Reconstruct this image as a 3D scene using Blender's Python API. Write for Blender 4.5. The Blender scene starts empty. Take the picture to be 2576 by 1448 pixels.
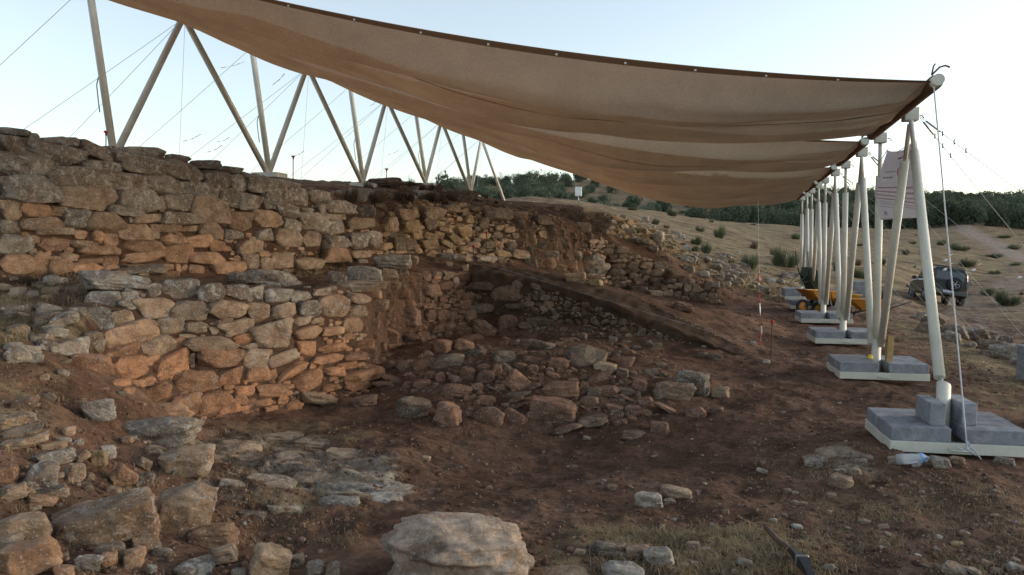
import bpy, bmesh, math, random
import numpy as np
from mathutils import Vector, Matrix, Euler, Quaternion
from mathutils.bvhtree import BVHTree
from mathutils.geometry import delaunay_2d_cdt
R = math.radians
rnd = random.Random(7)
scene = bpy.context.scene
C = scene.collection

# ------------------------------------------------------------------ camera
F_PX, W_PX, H_PX = 1965.0, 2576.0, 1448.0
EYE = Vector((0.0, 0.0, 1.9))
PITCH = R(3.32)
cam_d = bpy.data.cameras.new('camera')
cam_d.sensor_width = 36.0
cam_d.lens = 36.0 * F_PX / W_PX
cam_d.clip_start = 0.05
cam_d.clip_end = 6000
cam = bpy.data.objects.new('camera', cam_d)
cam.location = EYE
cam.rotation_euler = (R(90) - PITCH, 0, 0)
C.objects.link(cam)
scene.camera = cam

# ------------------------------------------------------------------ sky and sun
SUN_AZ, SUN_EL = 84.0, 8.0          # degrees clockwise from +Y, elevation
world = bpy.data.worlds.new('World')
scene.world = world
world.use_nodes = True
wn, wl = world.node_tree.nodes, world.node_tree.links
wn.clear()
w_out = wn.new('ShaderNodeOutputWorld')
w_bg = wn.new('ShaderNodeBackground')
w_sky = wn.new('ShaderNodeTexSky')
w_sky.sky_type = 'NISHITA'
w_sky.sun_disc = False
w_sky.sun_elevation = R(SUN_EL)
w_sky.sun_rotation = R(SUN_AZ)
w_sky.air_density = 1.0
w_sky.dust_density = 0.8
w_sky.ozone_density = 1.6
w_hs = wn.new('ShaderNodeHueSaturation')
w_hs.inputs['Saturation'].default_value = 0.58
w_bg.inputs['Strength'].default_value = 0.15
wl.new(w_sky.outputs[0], w_hs.inputs['Color'])
wl.new(w_hs.outputs[0], w_bg.inputs['Color'])
wl.new(w_bg.outputs[0], w_out.inputs['Surface'])
sun_d = bpy.data.lights.new('sun', 'SUN')
sun_d.energy = 0.6
sun_d.angle = R(25)
sun_d.color = (1.0, 0.86, 0.70)
sun = bpy.data.objects.new('sun', sun_d)
S = Vector((math.sin(R(SUN_AZ)) * math.cos(R(SUN_EL)), math.cos(R(SUN_AZ)) * math.cos(R(SUN_EL)), math.sin(R(SUN_EL))))
sun.rotation_euler = S.to_track_quat('Z', 'Y').to_euler()
C.objects.link(sun)
vs = scene.view_settings
vs.view_transform = 'Standard'
vs.look = 'None'
vs.exposure = 1.38
vs.gamma = 1.0
vs.use_curve_mapping = False

# ------------------------------------------------------------------ projection helpers
CP, SP = math.cos(PITCH), math.sin(PITCH)
def ray(u, v):
    tx = (u - W_PX / 2) / F_PX
    s = (H_PX / 2 - v) / F_PX
    return Vector((tx, CP + s * SP, -SP + s * CP))
def P(u, v, y):
    d = ray(u, v)
    return EYE + d * (y / d.y)
def proj(p):
    q = Vector(p) - EYE
    z = q.y * CP - q.z * SP
    return (W_PX / 2 + F_PX * q.x / z, H_PX / 2 - F_PX * (q.y * SP + q.z * CP) / z)

# ------------------------------------------------------------------ object helpers
def tag(o, label=None, cat=None, group=None, kind=None):
    if label: o['label'] = label
    if cat: o['category'] = cat
    if group: o['group'] = group
    if kind: o['kind'] = kind
    return o
def empty(name, loc, label=None, cat=None, group=None, rot=(0, 0, 0)):
    o = bpy.data.objects.new(name, None)
    o.empty_display_size = 0.1
    o.location = loc
    o.rotation_euler = rot
    C.objects.link(o)
    return tag(o, label, cat, group)
class MB:
    """collects boxes, tubes, sheets into one mesh"""
    def __init__(s):
        s.v, s.f, s.sm = [], [], []
    def add(s, vs_, fs, smooth=False):
        b = len(s.v)
        s.v += [tuple(x) for x in vs_]
        s.f += [tuple(i + b for i in f) for f in fs]
        s.sm += [smooth] * len(fs)
    def box(s, c, size, rot=None, bevel=0.0):
        bm = bmesh.new()
        bmesh.ops.create_cube(bm, size=1.0)
        bmesh.ops.scale(bm, vec=Vector(size), verts=bm.verts)
        if bevel > 0:
            bmesh.ops.bevel(bm, geom=list(bm.edges), offset=bevel, segments=1, affect='EDGES')
        M = (rot.to_matrix().to_4x4() if rot is not None else Matrix.Identity(4))
        M = Matrix.Translation(Vector(c)) @ M
        bm.transform(M)
        bm.verts.index_update()
        s.add([v.co[:] for v in bm.verts], [[v.index for v in f.verts] for f in bm.faces])
        bm.free()
        return s
    def tube(s, pts, r, n=8, caps=True, r2=None):
        pts = [Vector(p) for p in pts]
        m = len(pts)
        vs_, fs = [], []
        up = None
        for i, p in enumerate(pts):
            d = (pts[min(i + 1, m - 1)] - pts[max(i - 1, 0)]).normalized()
            if up is None:
                up = Vector((0, 0, 1)) if abs(d.z) < 0.9 else Vector((1, 0, 0))
            a = d.cross(up).normalized()
            b = a.cross(d).normalized()
            up = b
            rr = r if r2 is None else r + (r2 - r) * i / (m - 1)
            for k in range(n):
                t = 2 * math.pi * k / n
                vs_.append(p + a * math.cos(t) * rr + b * math.sin(t) * rr)
        for i in range(m - 1):
            for k in range(n):
                fs.append((i * n + k, i * n + (k + 1) % n, (i + 1) * n + (k + 1) % n, (i + 1) * n + k))
        b0 = len(s.v)
        s.add(vs_, fs, True)
        if caps:
            s.f += [tuple(b0 + k for k in range(n))[::-1], tuple(b0 + (m - 1) * n + k for k in range(n))]
            s.sm += [False, False]
        return s
    def lathe(s, prof, M=None, n=16):
        vs_, fs = [], []
        for (r, z) in prof:
            for k in range(n):
                t = 2 * math.pi * k / n
                p = Vector((r * math.cos(t), r * math.sin(t), z))
                vs_.append(M @ p if M else p)
        for i in range(len(prof) - 1):
            for k in range(n):
                fs.append((i * n + k, i * n + (k + 1) % n, (i + 1) * n + (k + 1) % n, (i + 1) * n + k))
        s.add(vs_, fs, True)
        return s
    def prism(s, outline, axis_len, M=None):
        """outline (x,z) extruded along y"""
        n = len(outline)
        vs_ = [Vector((x, 0, z)) for x, z in outline] + [Vector((x, axis_len, z)) for x, z in outline]
        if M: vs_ = [M @ v for v in vs_]
        fs = [tuple(range(n)), tuple(range(2 * n - 1, n - 1, -1))]
        for i in range(n):
            j = (i + 1) % n
            fs.append((i, i + n, j + n, j))
        s.add(vs_, fs)
        return s
    def mesh(s, name, mat):
        me = bpy.data.meshes.new(name)
        me.from_pydata(s.v, [], s.f)
        me.polygons.foreach_set('use_smooth', s.sm)
        if mat: me.materials.append(mat)
        me.update()
        return me
    def build(s, name, mat, parent=None):
        return link(name, s.mesh(name, mat), parent)
def link(name, me, parent=None, loc=None, rot=None, scale=None):
    o = bpy.data.objects.new(name, me)
    C.objects.link(o)
    if parent is not None: o.parent = parent
    if loc is not None: o.location = loc
    if rot is not None: o.rotation_euler = rot
    if scale is not None: o.scale = scale
    return o

# ------------------------------------------------------------------ noise (numpy)
_perm = np.random.RandomState(3).rand(256, 256)
def vnoise(x, y):
    xi, yi = np.floor(x).astype(int), np.floor(y).astype(int)
    fx, fy = x - xi, y - yi
    fx, fy = fx * fx * (3 - 2 * fx), fy * fy * (3 - 2 * fy)
    g = lambda a, b: _perm[a & 255, b & 255]
    return (g(xi, yi) * (1 - fx) + g(xi + 1, yi) * fx) * (1 - fy) + (g(xi, yi + 1) * (1 - fx) + g(xi + 1, yi + 1) * fx) * fy - 0.5
def fbm(x, y, o=4):
    s, a = 0, 1.0
    for i in range(o):
        s = s + a * vnoise(x + 17.3 * i, y + 9.1 * i)
        x, y, a = x * 2.03, y * 2.03, a * 0.5
    return s

# ------------------------------------------------------------------ materials
def new_mat(name):
    m = bpy.data.materials.new(name)
    m.use_nodes = True
    return m, m.node_tree.nodes, m.node_tree.links, m.node_tree.nodes['Principled BSDF']
def noise_node(n, l, scale, detail=5, rough=0.6, vec=None, dist=0.0):
    t = n.new('ShaderNodeTexNoise')
    t.inputs['Scale'].default_value = scale
    t.inputs['Detail'].default_value = detail
    t.inputs['Roughness'].default_value = rough
    t.inputs['Distortion'].default_value = dist
    if vec is not None: l.new(vec, t.inputs['Vector'])
    return t
def ramp(n, l, fac, stops):
    r = n.new('ShaderNodeValToRGB')
    while len(r.color_ramp.elements) < len(stops): r.color_ramp.elements.new(0.5)
    for e, (p, c) in zip(r.color_ramp.elements, stops):
        e.position = p
        e.color = (c, c, c, 1) if isinstance(c, (int, float)) else (*c, 1)
    l.new(fac, r.inputs[0])
    return r
def mix(n, l, a, b, fac, mode='MIX'):
    m = n.new('ShaderNodeMix')
    m.data_type = 'RGBA'
    m.blend_type = mode
    for s, val in ((m.inputs['Factor'], fac), (m.inputs['A'], a), (m.inputs['B'], b)):
        if hasattr(val, 'links') or isinstance(val, bpy.types.NodeSocket): l.new(val, s)
        elif isinstance(val, tuple): s.default_value = (*val, 1)
        else: s.default_value = val
    return m.outputs['Result']
def math_n(n, l, op, a, b):
    m = n.new('ShaderNodeMath')
    m.operation = op
    for s, val in ((m.inputs[0], a), (m.inputs[1], b)):
        if isinstance(val, bpy.types.NodeSocket): l.new(val, s)
        else: s.default_value = val
    return m.outputs[0]
def bump(n, l, h, strength, dist, bsdf, prev=None):
    b = n.new('ShaderNodeBump')
    b.inputs['Strength'].default_value = strength
    b.inputs['Distance'].default_value = dist
    l.new(h, b.inputs['Height'])
    if prev is not None: l.new(prev, b.inputs['Normal'])
    if bsdf is not None: l.new(b.outputs[0], bsdf.inputs['Normal'])
    return b.outputs[0]
def simple(name, col, rough=0.7, metal=0.0, var=0.25, scale=8.0, bmp=0.0, spec=0.4):
    m, n, l, b = new_mat(name)
    tc = n.new('ShaderNodeTexCoord').outputs['Object']
    t = noise_node(n, l, scale, 6, 0.65, tc)
    r = ramp(n, l, t.outputs[0], [(0.25, 1 - var), (0.75, 1 + var * 0.4)])
    c = mix(n, l, tuple(col), r.outputs[0], 1.0, 'MULTIPLY')
    l.new(c, b.inputs['Base Color'])
    b.inputs['Roughness'].default_value = rough
    b.inputs['Metallic'].default_value = metal
    b.inputs['Specular IOR Level'].default_value = spec
    if bmp: bump(n, l, noise_node(n, l, scale * 8, 4, 0.6, tc).outputs[0], bmp, 0.01, b)
    return m

def stone_material(name, use_attr=False):
    m, n, l, b = new_mat(name)
    if use_attr:
        at = n.new('ShaderNodeAttribute'); at.attribute_name = 'tint'
        col, alpha = at.outputs['Color'], at.outputs['Alpha']
    else:
        oi = n.new('ShaderNodeObjectInfo')
        col, alpha = oi.outputs['Color'], oi.outputs['Alpha']
    geo = n.new('ShaderNodeNewGeometry')
    pos = geo.outputs['Position']
    n1 = noise_node(n, l, 7.0, 8, 0.68, pos, 0.3)
    v1 = ramp(n, l, n1.outputs[0], [(0.30, 0.42), (0.5, 0.92), (0.70, 1.38)])
    c = mix(n, l, col, v1.outputs[0], 1.0, 'MULTIPLY')
    # red soil film in patches
    n2 = noise_node(n, l, 3.2, 6, 0.65, pos)
    s2 = ramp(n, l, n2.outputs[0], [(0.47, 0.0), (0.66, 0.62)])
    c = mix(n, l, c, (0.165, 0.083, 0.046), s2.outputs[0])
    # lichen: pale crust and black specks
    n3 = noise_node(n, l, 11.0, 9, 0.74, pos, 0.5)
    s3 = ramp(n, l, n3.outputs[0], [(0.53, 0.0), (0.585, 1.0)])
    c = mix(n, l, c, (0.56, 0.53, 0.47), math_n(n, l, 'MULTIPLY', s3.outputs[0], math_n(n, l, 'MULTIPLY', alpha, 0.75)))
    n4 = noise_node(n, l, 15.0, 7, 0.75, pos, 1.0)
    s4 = ramp(n, l, n4.outputs[0], [(0.56, 0.0), (0.62, 1.0)])
    c = mix(n, l, c, (0.06, 0.056, 0.05), math_n(n, l, 'MULTIPLY', s4.outputs[0], math_n(n, l, 'ADD', math_n(n, l, 'MULTIPLY', alpha, 0.55), 0.12)))
    # tiny white flecks of chipped limestone
    n5 = noise_node(n, l, 70.0, 3, 0.5, pos)
    s5 = ramp(n, l, n5.outputs[0], [(0.615, 0.0), (0.66, 0.8)])
    c = mix(n, l, c, (0.5, 0.46, 0.4), s5.outputs[0])
    l.new(c, b.inputs['Base Color'])
    b.inputs['Roughness'].default_value = 0.93
    b.inputs['Specular IOR Level'].default_value = 0.2
    mp = n.new('ShaderNodeMapping'); mp.inputs['Scale'].default_value = (1, 1, 2.2)
    l.new(pos, mp.inputs['Vector'])
    nb = noise_node(n, l, 6.0, 10, 0.66, mp.outputs[0], 0.25)
    b1 = bump(n, l, nb.outputs[0], 0.9, 0.075, None)
    nb2 = noise_node(n, l, 38.0, 6, 0.7, pos)
    bump(n, l, nb2.outputs[0], 0.8, 0.022, b, b1)
    return m
M_STONE = stone_material('weathered limestone')
M_STONE_A = stone_material('weathered limestone rubble', True)

def ground_material():
    m, n, l, b = new_mat('excavated soil and dry field')
    at = n.new('ShaderNodeAttribute'); at.attribute_name = 'mask'
    sep = n.new('ShaderNodeSeparateColor'); l.new(at.outputs['Color'], sep.inputs[0])
    straw, dark, pale = sep.outputs[0], sep.outputs[1], sep.outputs[2]
    gr = at.outputs['Alpha']
    pos = n.new('ShaderNodeNewGeometry').outputs['Position']
    nA = noise_node(n, l, 0.9, 10, 0.68, pos, 0.4)
    nB = noise_node(n, l, 14.0, 9, 0.72, pos, 0.2)
    soil = ramp(n, l, nA.outputs[0], [(0.34, (0.092, 0.051, 0.032)), (0.5, (0.155, 0.087, 0.056)), (0.66, (0.215, 0.130, 0.088))])
    f = ramp(n, l, nB.outputs[0], [(0.3, 0.6), (0.55, 1.0), (0.75, 1.5)])
    nM = noise_node(n, l, 2.6, 8, 0.7, pos, 0.8)
    c = mix(n, l, soil.outputs[0], f.outputs[0], 1.0, 'MULTIPLY')
    c = mix(n, l, c, ramp(n, l, nM.outputs[0], [(0.35, 0.62), (0.5, 1.0), (0.66, 1.5)]).outputs[0], 1.0, 'MULTIPLY')
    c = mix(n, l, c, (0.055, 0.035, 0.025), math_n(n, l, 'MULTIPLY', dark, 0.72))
    c = mix(n, l, c, (0.235, 0.175, 0.140), math_n(n, l, 'MULTIPLY', math_n(n, l, 'MAXIMUM', math_n(n, l, 'SUBTRACT', gr, 1.0), 0.0), 1.3))
    # crumbs of limestone
    n5 = noise_node(n, l, 42.0, 4, 0.6, pos)
    s5 = ramp(n, l, n5.outputs[0], [(0.64, 0.0), (0.70, 0.75)])
    c = mix(n, l, c, (0.30, 0.25, 0.19), s5.outputs[0])
    # bare limestone
    nP = noise_node(n, l, 3.0, 9, 0.7, pos, 0.8)
    sp = ramp(n, l, math_n(n, l, 'ADD', nP.outputs[0], math_n(n, l, 'MULTIPLY', pale, 0.5)), [(0.66, 0.0), (0.76, 1.0)])
    rockc = ramp(n, l, nB.outputs[0], [(0.3, (0.20, 0.155, 0.11)), (0.6, (0.44, 0.38, 0.30)), (0.8, (0.55, 0.50, 0.42))])
    c = mix(n, l, c, rockc.outputs[0], math_n(n, l, 'MULTIPLY', sp.outputs[0], math_n(n, l, 'MINIMUM', math_n(n, l, 'MULTIPLY', pale, 2.0), 1.0)))
    # dry grass
    mp = n.new('ShaderNodeMapping'); mp.inputs['Scale'].default_value = (1, 2.2, 1); l.new(pos, mp.inputs['Vector'])
    nG = noise_node(n, l, 1.3, 11, 0.74, mp.outputs[0], 0.5)
    sg = ramp(n, l, math_n(n, l, 'ADD', nG.outputs[0], math_n(n, l, 'MULTIPLY', straw, 0.5)), [(0.60, 0.0), (0.78, 1.0)])
    nH = noise_node(n, l, 0.55, 12, 0.80, mp.outputs[0], 0.3)
    straw_c = ramp(n, l, nH.outputs[0], [(0.41, (0.075, 0.052, 0.034)), (0.48, (0.18, 0.130, 0.075)), (0.54, (0.275, 0.205, 0.118)), (0.64, (0.36, 0.275, 0.16))])
    c = mix(n, l, c, straw_c.outputs[0], math_n(n, l, 'MULTIPLY', sg.outputs[0], 0.92))
    # low green growth far off
    nK = noise_node(n, l, 0.5, 8, 0.7, pos)
    sk = ramp(n, l, nK.outputs[0], [(0.45, 0.0), (0.6, 1.0)])
    c = mix(n, l, c, (0.085, 0.095, 0.045), math_n(n, l, 'MULTIPLY', math_n(n, l, 'SUBTRACT', 1.0, gr), sk.outputs[0]))
    l.new(c, b.inputs['Base Color'])
    b.inputs['Roughness'].default_value = 0.97
    b.inputs['Specular IOR Level'].default_value = 0.12
    b1 = bump(n, l, noise_node(n, l, 5.0, 12, 0.66, pos, 0.3).outputs[0], 0.8, 0.10, None)
    bump(n, l, noise_node(n, l, 45.0, 6, 0.7, pos).outputs[0], 0.7, 0.02, b, b1)
    return m
M_GROUND = ground_material()
M_BAULK = simple('compacted dark earth', (0.085, 0.056, 0.038), 0.97, 0, 0.55, 6.0, 0.8, 0.1)
M_POLE, pn_, pl_, pb_ = new_mat('cream painted steel')
_pos = pn_.new('ShaderNodeNewGeometry').outputs['Position']
_a = ramp(pn_, pl_, noise_node(pn_, pl_, 3.0, 8, 0.7, _pos).outputs[0], [(0.3, 0.80), (0.7, 1.06)])
_c = mix(pn_, pl_, (0.66, 0.645, 0.555), _a.outputs[0], 1.0, 'MULTIPLY')
_s = ramp(pn_, pl_, noise_node(pn_, pl_, 28.0, 8, 0.75, _pos, 0.8).outputs[0], [(0.60, 0.0), (0.68, 0.55)])
_c = mix(pn_, pl_, _c, (0.30, 0.235, 0.165), _s.outputs[0])
_t = ramp(pn_, pl_, noise_node(pn_, pl_, 60.0, 3, 0.6, _pos).outputs[0], [(0.70, 0.0), (0.74, 0.8)])
_c = mix(pn_, pl_, _c, (0.16, 0.10, 0.07), _t.outputs[0])
pl_.new(_c, pb_.inputs['Base Color'])
pb_.inputs['Roughness'].default_value = 0.45
bump(pn_, pl_, noise_node(pn_, pl_, 20.0, 5, 0.6, _pos).outputs[0], 0.15, 0.004, pb_)
M_STEEL = simple('galvanised steel', (0.42, 0.43, 0.42), 0.45, 0.7, 0.3, 20.0)
M_WIRE = simple('steel wire rope', (0.32, 0.32, 0.31), 0.5, 0.4, 0.2, 30.0)
M_ROPE = simple('white nylon rope', (0.62, 0.64, 0.66), 0.8, 0, 0.2, 60.0)
M_BLOCK, bn_, bl_, bb_ = new_mat('pressed concrete')
_pos = bn_.new('ShaderNodeNewGeometry').outputs['Position']
_oi = bn_.new('ShaderNodeObjectInfo')
_a = ramp(bn_, bl_, noise_node(bn_, bl_, 9.0, 10, 0.75, _pos, 0.4).outputs[0], [(0.32, 0.62), (0.5, 0.95), (0.68, 1.25)])
_c = mix(bn_, bl_, (0.285, 0.295, 0.318), _a.outputs[0], 1.0, 'MULTIPLY')
_c = mix(bn_, bl_, _c, ramp(bn_, bl_, _oi.outputs['Random'], [(0, 0.80), (1, 1.15)]).outputs[0], 1.0, 'MULTIPLY')
_c = mix(bn_, bl_, _c, (0.15, 0.10, 0.07), ramp(bn_, bl_, noise_node(bn_, bl_, 4.0, 8, 0.7, _pos).outputs[0], [(0.54, 0.0), (0.70, 0.6)]).outputs[0])
_c = mix(bn_, bl_, _c, (0.07, 0.07, 0.075), ramp(bn_, bl_, noise_node(bn_, bl_, 90.0, 3, 0.6, _pos).outputs[0], [(0.62, 0.0), (0.68, 0.8)]).outputs[0])
bl_.new(_c, bb_.inputs['Base Color'])
bb_.inputs['Roughness'].default_value = 0.95
bb_.inputs['Specular IOR Level'].default_value = 0.2
bump(bn_, bl_, noise_node(bn_, bl_, 110.0, 5, 0.7, _pos).outputs[0], 0.8, 0.008, bb_)
M_RED = simple('red plastic cap', (0.50, 0.03, 0.03), 0.4, 0, 0.2, 30.0)
M_REBAR = simple('rusty iron bar', (0.09, 0.055, 0.04), 0.8, 0.3, 0.4, 40.0)
M_WOODY = simple('brown bark', (0.10, 0.075, 0.055), 0.95, 0, 0.4, 12.0)

def cloth_material():
    m, n, l, b = new_mat('brown shade netting')
    pos = n.new('ShaderNodeTexCoord').outputs['Object']
    n1 = noise_node(n, l, 1.6, 8, 0.65, pos)
    r1 = ramp(n, l, n1.outputs[0], [(0.3, (0.215, 0.146, 0.094)), (0.7, (0.290, 0.204, 0.135))])
    n2 = noise_node(n, l, 140.0, 2, 0.5, pos)
    r2 = ramp(n, l, n2.outputs[0], [(0.3, 0.62), (0.7, 1.28)])
    c = mix(n, l, r1.outputs[0], r2.outputs[0], 1.0, 'MULTIPLY')
    l.new(c, b.inputs['Base Color'])
    b.inputs['Roughness'].default_value = 0.9
    b.inputs['Specular IOR Level'].default_value = 0.15
    tr = n.new('ShaderNodeBsdfTranslucent'); l.new(mix(n, l, c, (1.15, 0.98, 0.80), 1.0, 'MULTIPLY'), tr.inputs['Color'])
    mx = n.new('ShaderNodeMixShader'); mx.inputs[0].default_value = 0.5
    out = n['Material Output']
    l.new(b.outputs[0], mx.inputs[1]); l.new(tr.outputs[0], mx.inputs[2])
    # open knit: sky shows through the holes, fewer of them the flatter one looks along the net
    lw = n.new('ShaderNodeLayerWeight'); lw.inputs['Blend'].default_value = 0.5
    por = math_n(n, l, 'MULTIPLY', math_n(n, l, 'POWER', math_n(n, l, 'SUBTRACT', 1.0, lw.outputs['Facing']), 1.3), 0.075)
    tp = n.new('ShaderNodeBsdfTransparent')
    tp.inputs['Color'].default_value = (1.0, .93, .84, 1)
    mt = n.new('ShaderNodeMixShader'); l.new(por, mt.inputs[0])
    l.new(mx.outputs[0], mt.inputs[1]); l.new(tp.outputs[0], mt.inputs[2]); l.new(mt.outputs[0], out.inputs['Surface'])
    bn = bump(n, l, noise_node(n, l, 9.0, 7, 0.65, pos, 0.5).outputs[0], 0.6, 0.07, b)
    return m
M_CLOTH = cloth_material()
M_HEM, hn_, hl_, hb_ = new_mat('doubled brown hem')
hb_.inputs['Base Color'].default_value = (.27, .19, .13, 1); hb_.inputs['Roughness'].default_value = .9
_tr = hn_.new('ShaderNodeBsdfTranslucent'); _tr.inputs['Color'].default_value = (.34, .23, .15, 1)
_mx = hn_.new('ShaderNodeMixShader'); _mx.inputs[0].default_value = .55
hl_.new(hb_.outputs[0], _mx.inputs[1]); hl_.new(_tr.outputs[0], _mx.inputs[2]); hl_.new(_mx.outputs[0], hn_['Material Output'].inputs['Surface'])

def leaf_material(name, cols, trans=0.25):
    m, n, l, b = new_mat(name)
    oi = n.new('ShaderNodeObjectInfo')
    pos = n.new('ShaderNodeNewGeometry').outputs['Position']
    t = noise_node(n, l, 2.2, 4, 0.7, pos)
    r = ramp(n, l, t.outputs[0], [(0.3, cols[0]), (0.5, cols[1]), (0.72, cols[2])])
    rr = ramp(n, l, oi.outputs['Random'], [(0.0, 0.78), (1.0, 1.2)])
    c = mix(n, l, r.outputs[0], rr.outputs[0], 1.0, 'MULTIPLY')
    l.new(c, b.inputs['Base Color'])
    b.inputs['Roughness'].default_value = 0.75
    b.inputs['Specular IOR Level'].default_value = 0.2
    tr = n.new('ShaderNodeBsdfTranslucent'); l.new(c, tr.inputs['Color'])
    mx = n.new('ShaderNodeMixShader'); mx.inputs[0].default_value = trans
    out = n['Material Output']
    l.new(b.outputs[0], mx.inputs[1]); l.new(tr.outputs[0], mx.inputs[2]); l.new(mx.outputs[0], out.inputs['Surface'])
    return m
M_OLIVE = leaf_material('olive leaves', [(0.062, 0.085, 0.055), (0.095, 0.120, 0.078), (0.145, 0.168, 0.118)])
M_BROOM = leaf_material('broom stems', [(0.085, 0.105, 0.055), (0.145, 0.165, 0.09), (0.215, 0.225, 0.135)])
M_STRAW = leaf_material('dry grass blades', [(0.20, 0.150, 0.085), (0.33, 0.255, 0.145), (0.45, 0.36, 0.22)], 0.2)
M_TWIG = leaf_material('dry brown weeds', [(0.07, 0.05, 0.032), (0.11, 0.08, 0.05), (0.17, 0.125, 0.08)], 0.1)

# ------------------------------------------------------------------ terrain control lines (pixel of the 2576-wide view, depth)
LINES = {
 'lw_base': [(-150,960,5.6),(0,930,6.0),(120,905,6.5),(240,900,7.0),(330,990,7.4),(500,1060,8.0),(600,1045,8.3),(700,1030,8.8),(800,1012,9.3),(870,1003,9.7),(930,985,10.1),(955,920,11.2),(1000,872,13.2),(1090,850,14.3),(1185,838,14.9)],
 'lw_top': [(-150,880,5.95),(0,880,6.35),(120,862,6.85),(200,795,7.35),(258,752,7.9),(330,705,8.2),(430,712,8.45),(560,715,8.7),(700,722,9.15),(800,728,9.65),(925,728,10.4),(945,722,11.2),(985,700,13.1),(1060,690,14.5),(1120,684,15.2),(1170,682,15.6)],
 'uw_base': [(-150,700,8.7),(0,695,9.3),(120,690,9.8),(270,690,10.6),(420,685,11.6),(560,690,12.6),(700,685,13.6),(820,675,14.6),(900,655,15.3),(950,642,16.0),(1050,642,17.0),(1180,652,18.0),(1300,665,19.3),(1400,678,21.0),(1475,705,23.3),(1525,718,24.0),(1600,735,24.0),(1700,752,23.8),(1812,765,23.2)],
 'uw_top': [(-150,318,9.1),(0,330,9.75),(120,350,10.35),(270,377,11.2),(420,398,12.2),(560,425,13.1),(740,466,14.35),(800,487,14.95),(860,500,15.6),(910,515,16.1),(960,530,16.8),(1050,505,18.1),(1150,515,19.1),(1300,530,20.6),(1400,545,22.1),(1465,565,23.9),(1522,604,24.5),(1600,640,24.5),(1700,680,24.3),(1818,722,23.7)],
 'row': [(740,458,15.2),(820,476,16.6),(915,466,19.3),(1000,458,21.0),(1072,467,23.0),(1190,497,26.9),(1268,513,30.5)],
 'baulk_base': [(1185,838,14.9),(1350,848,14.4),(1500,850,13.9),(1650,858,13.4),(1760,872,13.0),(1860,893,12.6)],
}
PTS = [
 (300,406,11.75),(0,345,10.6),(150,365,11.4),(440,410,12.9),(580,430,13.9),
 (0,400,15),(300,420,15),(560,445,19),(683,452,21),(915,478,26),(1075,483,32),(1190,507,38),
 (1350,512,28),(1430,517,28),(1530,532,28),
 (1195,668,16.3),(1400,695,16.0),(1500,719,15.7),(1620,757,15.0),(1760,820,14.1),(1885,882,13.3),
 (1600,745,20),(1700,770,20),(1800,785,20),(1420,700,18),
 (1540,538,27),(1640,572,28),(1740,640,28),(1850,692,28),(1900,712,27),(1840,735,25),
 (1900,765,23.5),(1950,742,27),
 (1250,507,44),(1300,491,48),(1400,495,48),(1455,513,48),(1340,517,38),(1450,522,38),(1600,548,38),(1600,522,58),
 (1700,540,72),(1850,556,85),(2000,570,95),(2200,576,105),(2400,560,120),(2576,556,130),(2900,556,130),
 (1700,590,40),(1700,640,32),(1850,640,36),(1850,600,50),(2000,655,40),(2000,612,60),(2200,655,50),(2200,722,32),
 (2280,755,40),(2350,768,40),(2400,778,40),(2350,800,34),(2280,785,32),(2450,785,42),(2340,742,48),(2250,800,24),(2300,830,20),(2450,850,20),(2400,800,28),(2576,780,35),(2576,862,22),
 (2700,700,55),(2450,700,55),(2576,650,75),(2500,600,95),(2420,567,112),(2900,800,30),(2900,1000,12),
 (0,1448,3.6),(0,1250,4.3),(0,1100,5.0),(250,1448,3.8),(250,1200,4.9),(300,1090,5.9),(130,990,5.6),(540,1448,4.1),(520,1250,5.2),(540,1120,7.0),
 (700,1120,7.4),(800,1250,5.7),(1000,1240,5.9),(850,1060,8.4),
 (1000,1080,7.9),(1200,1085,8.2),(1350,1130,7.9),(1450,1120,8.3),(1550,1140,7.8),(1350,1200,6.9),(1650,1075,8.5),
 (1080,900,11.8),(1100,1000,9.5),(1000,960,10.2),(1300,900,12.3),(1400,960,10.6),(1600,905,12.6),(1750,965,10.4),(1700,1015,9.3),(1850,950,11.0),
 (1400,1300,5.3),(1150,1330,5.0),(1700,1300,5.3),(2000,1250,5.7),
 (1300,530,90),(1600,560,100),(1800,578,118),(2100,592,128),(2400,575,145),(2600,570,155),(3000,570,160),
 (1090,484,190),(1200,468,215),(1350,453,230),(1500,447,240),(1650,451,245),(1800,470,245),(2000,494,235),(2200,509,225),(2400,514,215),(2650,514,215),(3100,508,215),
 (850,520,150),(500,540,140),
]
XYZ = [(0,2,-.02),(3,3,0),(6,3,0),(-2,1.2,.3),(-4,2.5,.9),(-6,3.5,1.3),(-9,6,2.0),(-12,9,3.0),(0,-6,0),(-8,-6,1.0),(8,-6,-.2),(-14,14,3.3),(-20,20,2.5),
 (10,2,-.2),(14,8,-.5),(20,12,-1.2),
 (-25,-25,0),(25,-25,-1),(0,-30,0),(-40,20,0),(-30,60,-2),(-60,100,-4),(-10,80,-1.5),(45,20,-3),(60,60,-3),(110,110,0),
 (-60,260,8),(0,330,14),(80,330,16),(180,330,14),(300,200,6),(-200,150,-6)]
for yy in (4.5, 7.2, 10.9, 14.6, 18.4, 22.1, 25.8):
    XYZ += [(1.87+.298*yy-.9, yy, 0.0), (1.87+.298*yy+.9, yy, -0.02)]
    if yy > 5: XYZ.append((1.87+.298*yy+2.6, yy+.6, -0.12 - 0.004 * yy))
for k in range(16):
    t = 2 * math.pi * k / 16
    XYZ.append((1700 * math.sin(t), 1700 * math.cos(t), -8.0))
    XYZ.append((700 * math.sin(t + .1), 700 * math.cos(t + .1), -4.0))
cv, ce = [], []
for name, ln in LINES.items():
    b0 = len(cv)
    cv += [tuple(P(*p)) for p in ln]
    ce += [(b0 + i, b0 + i + 1) for i in range(len(ln) - 1)]
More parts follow.
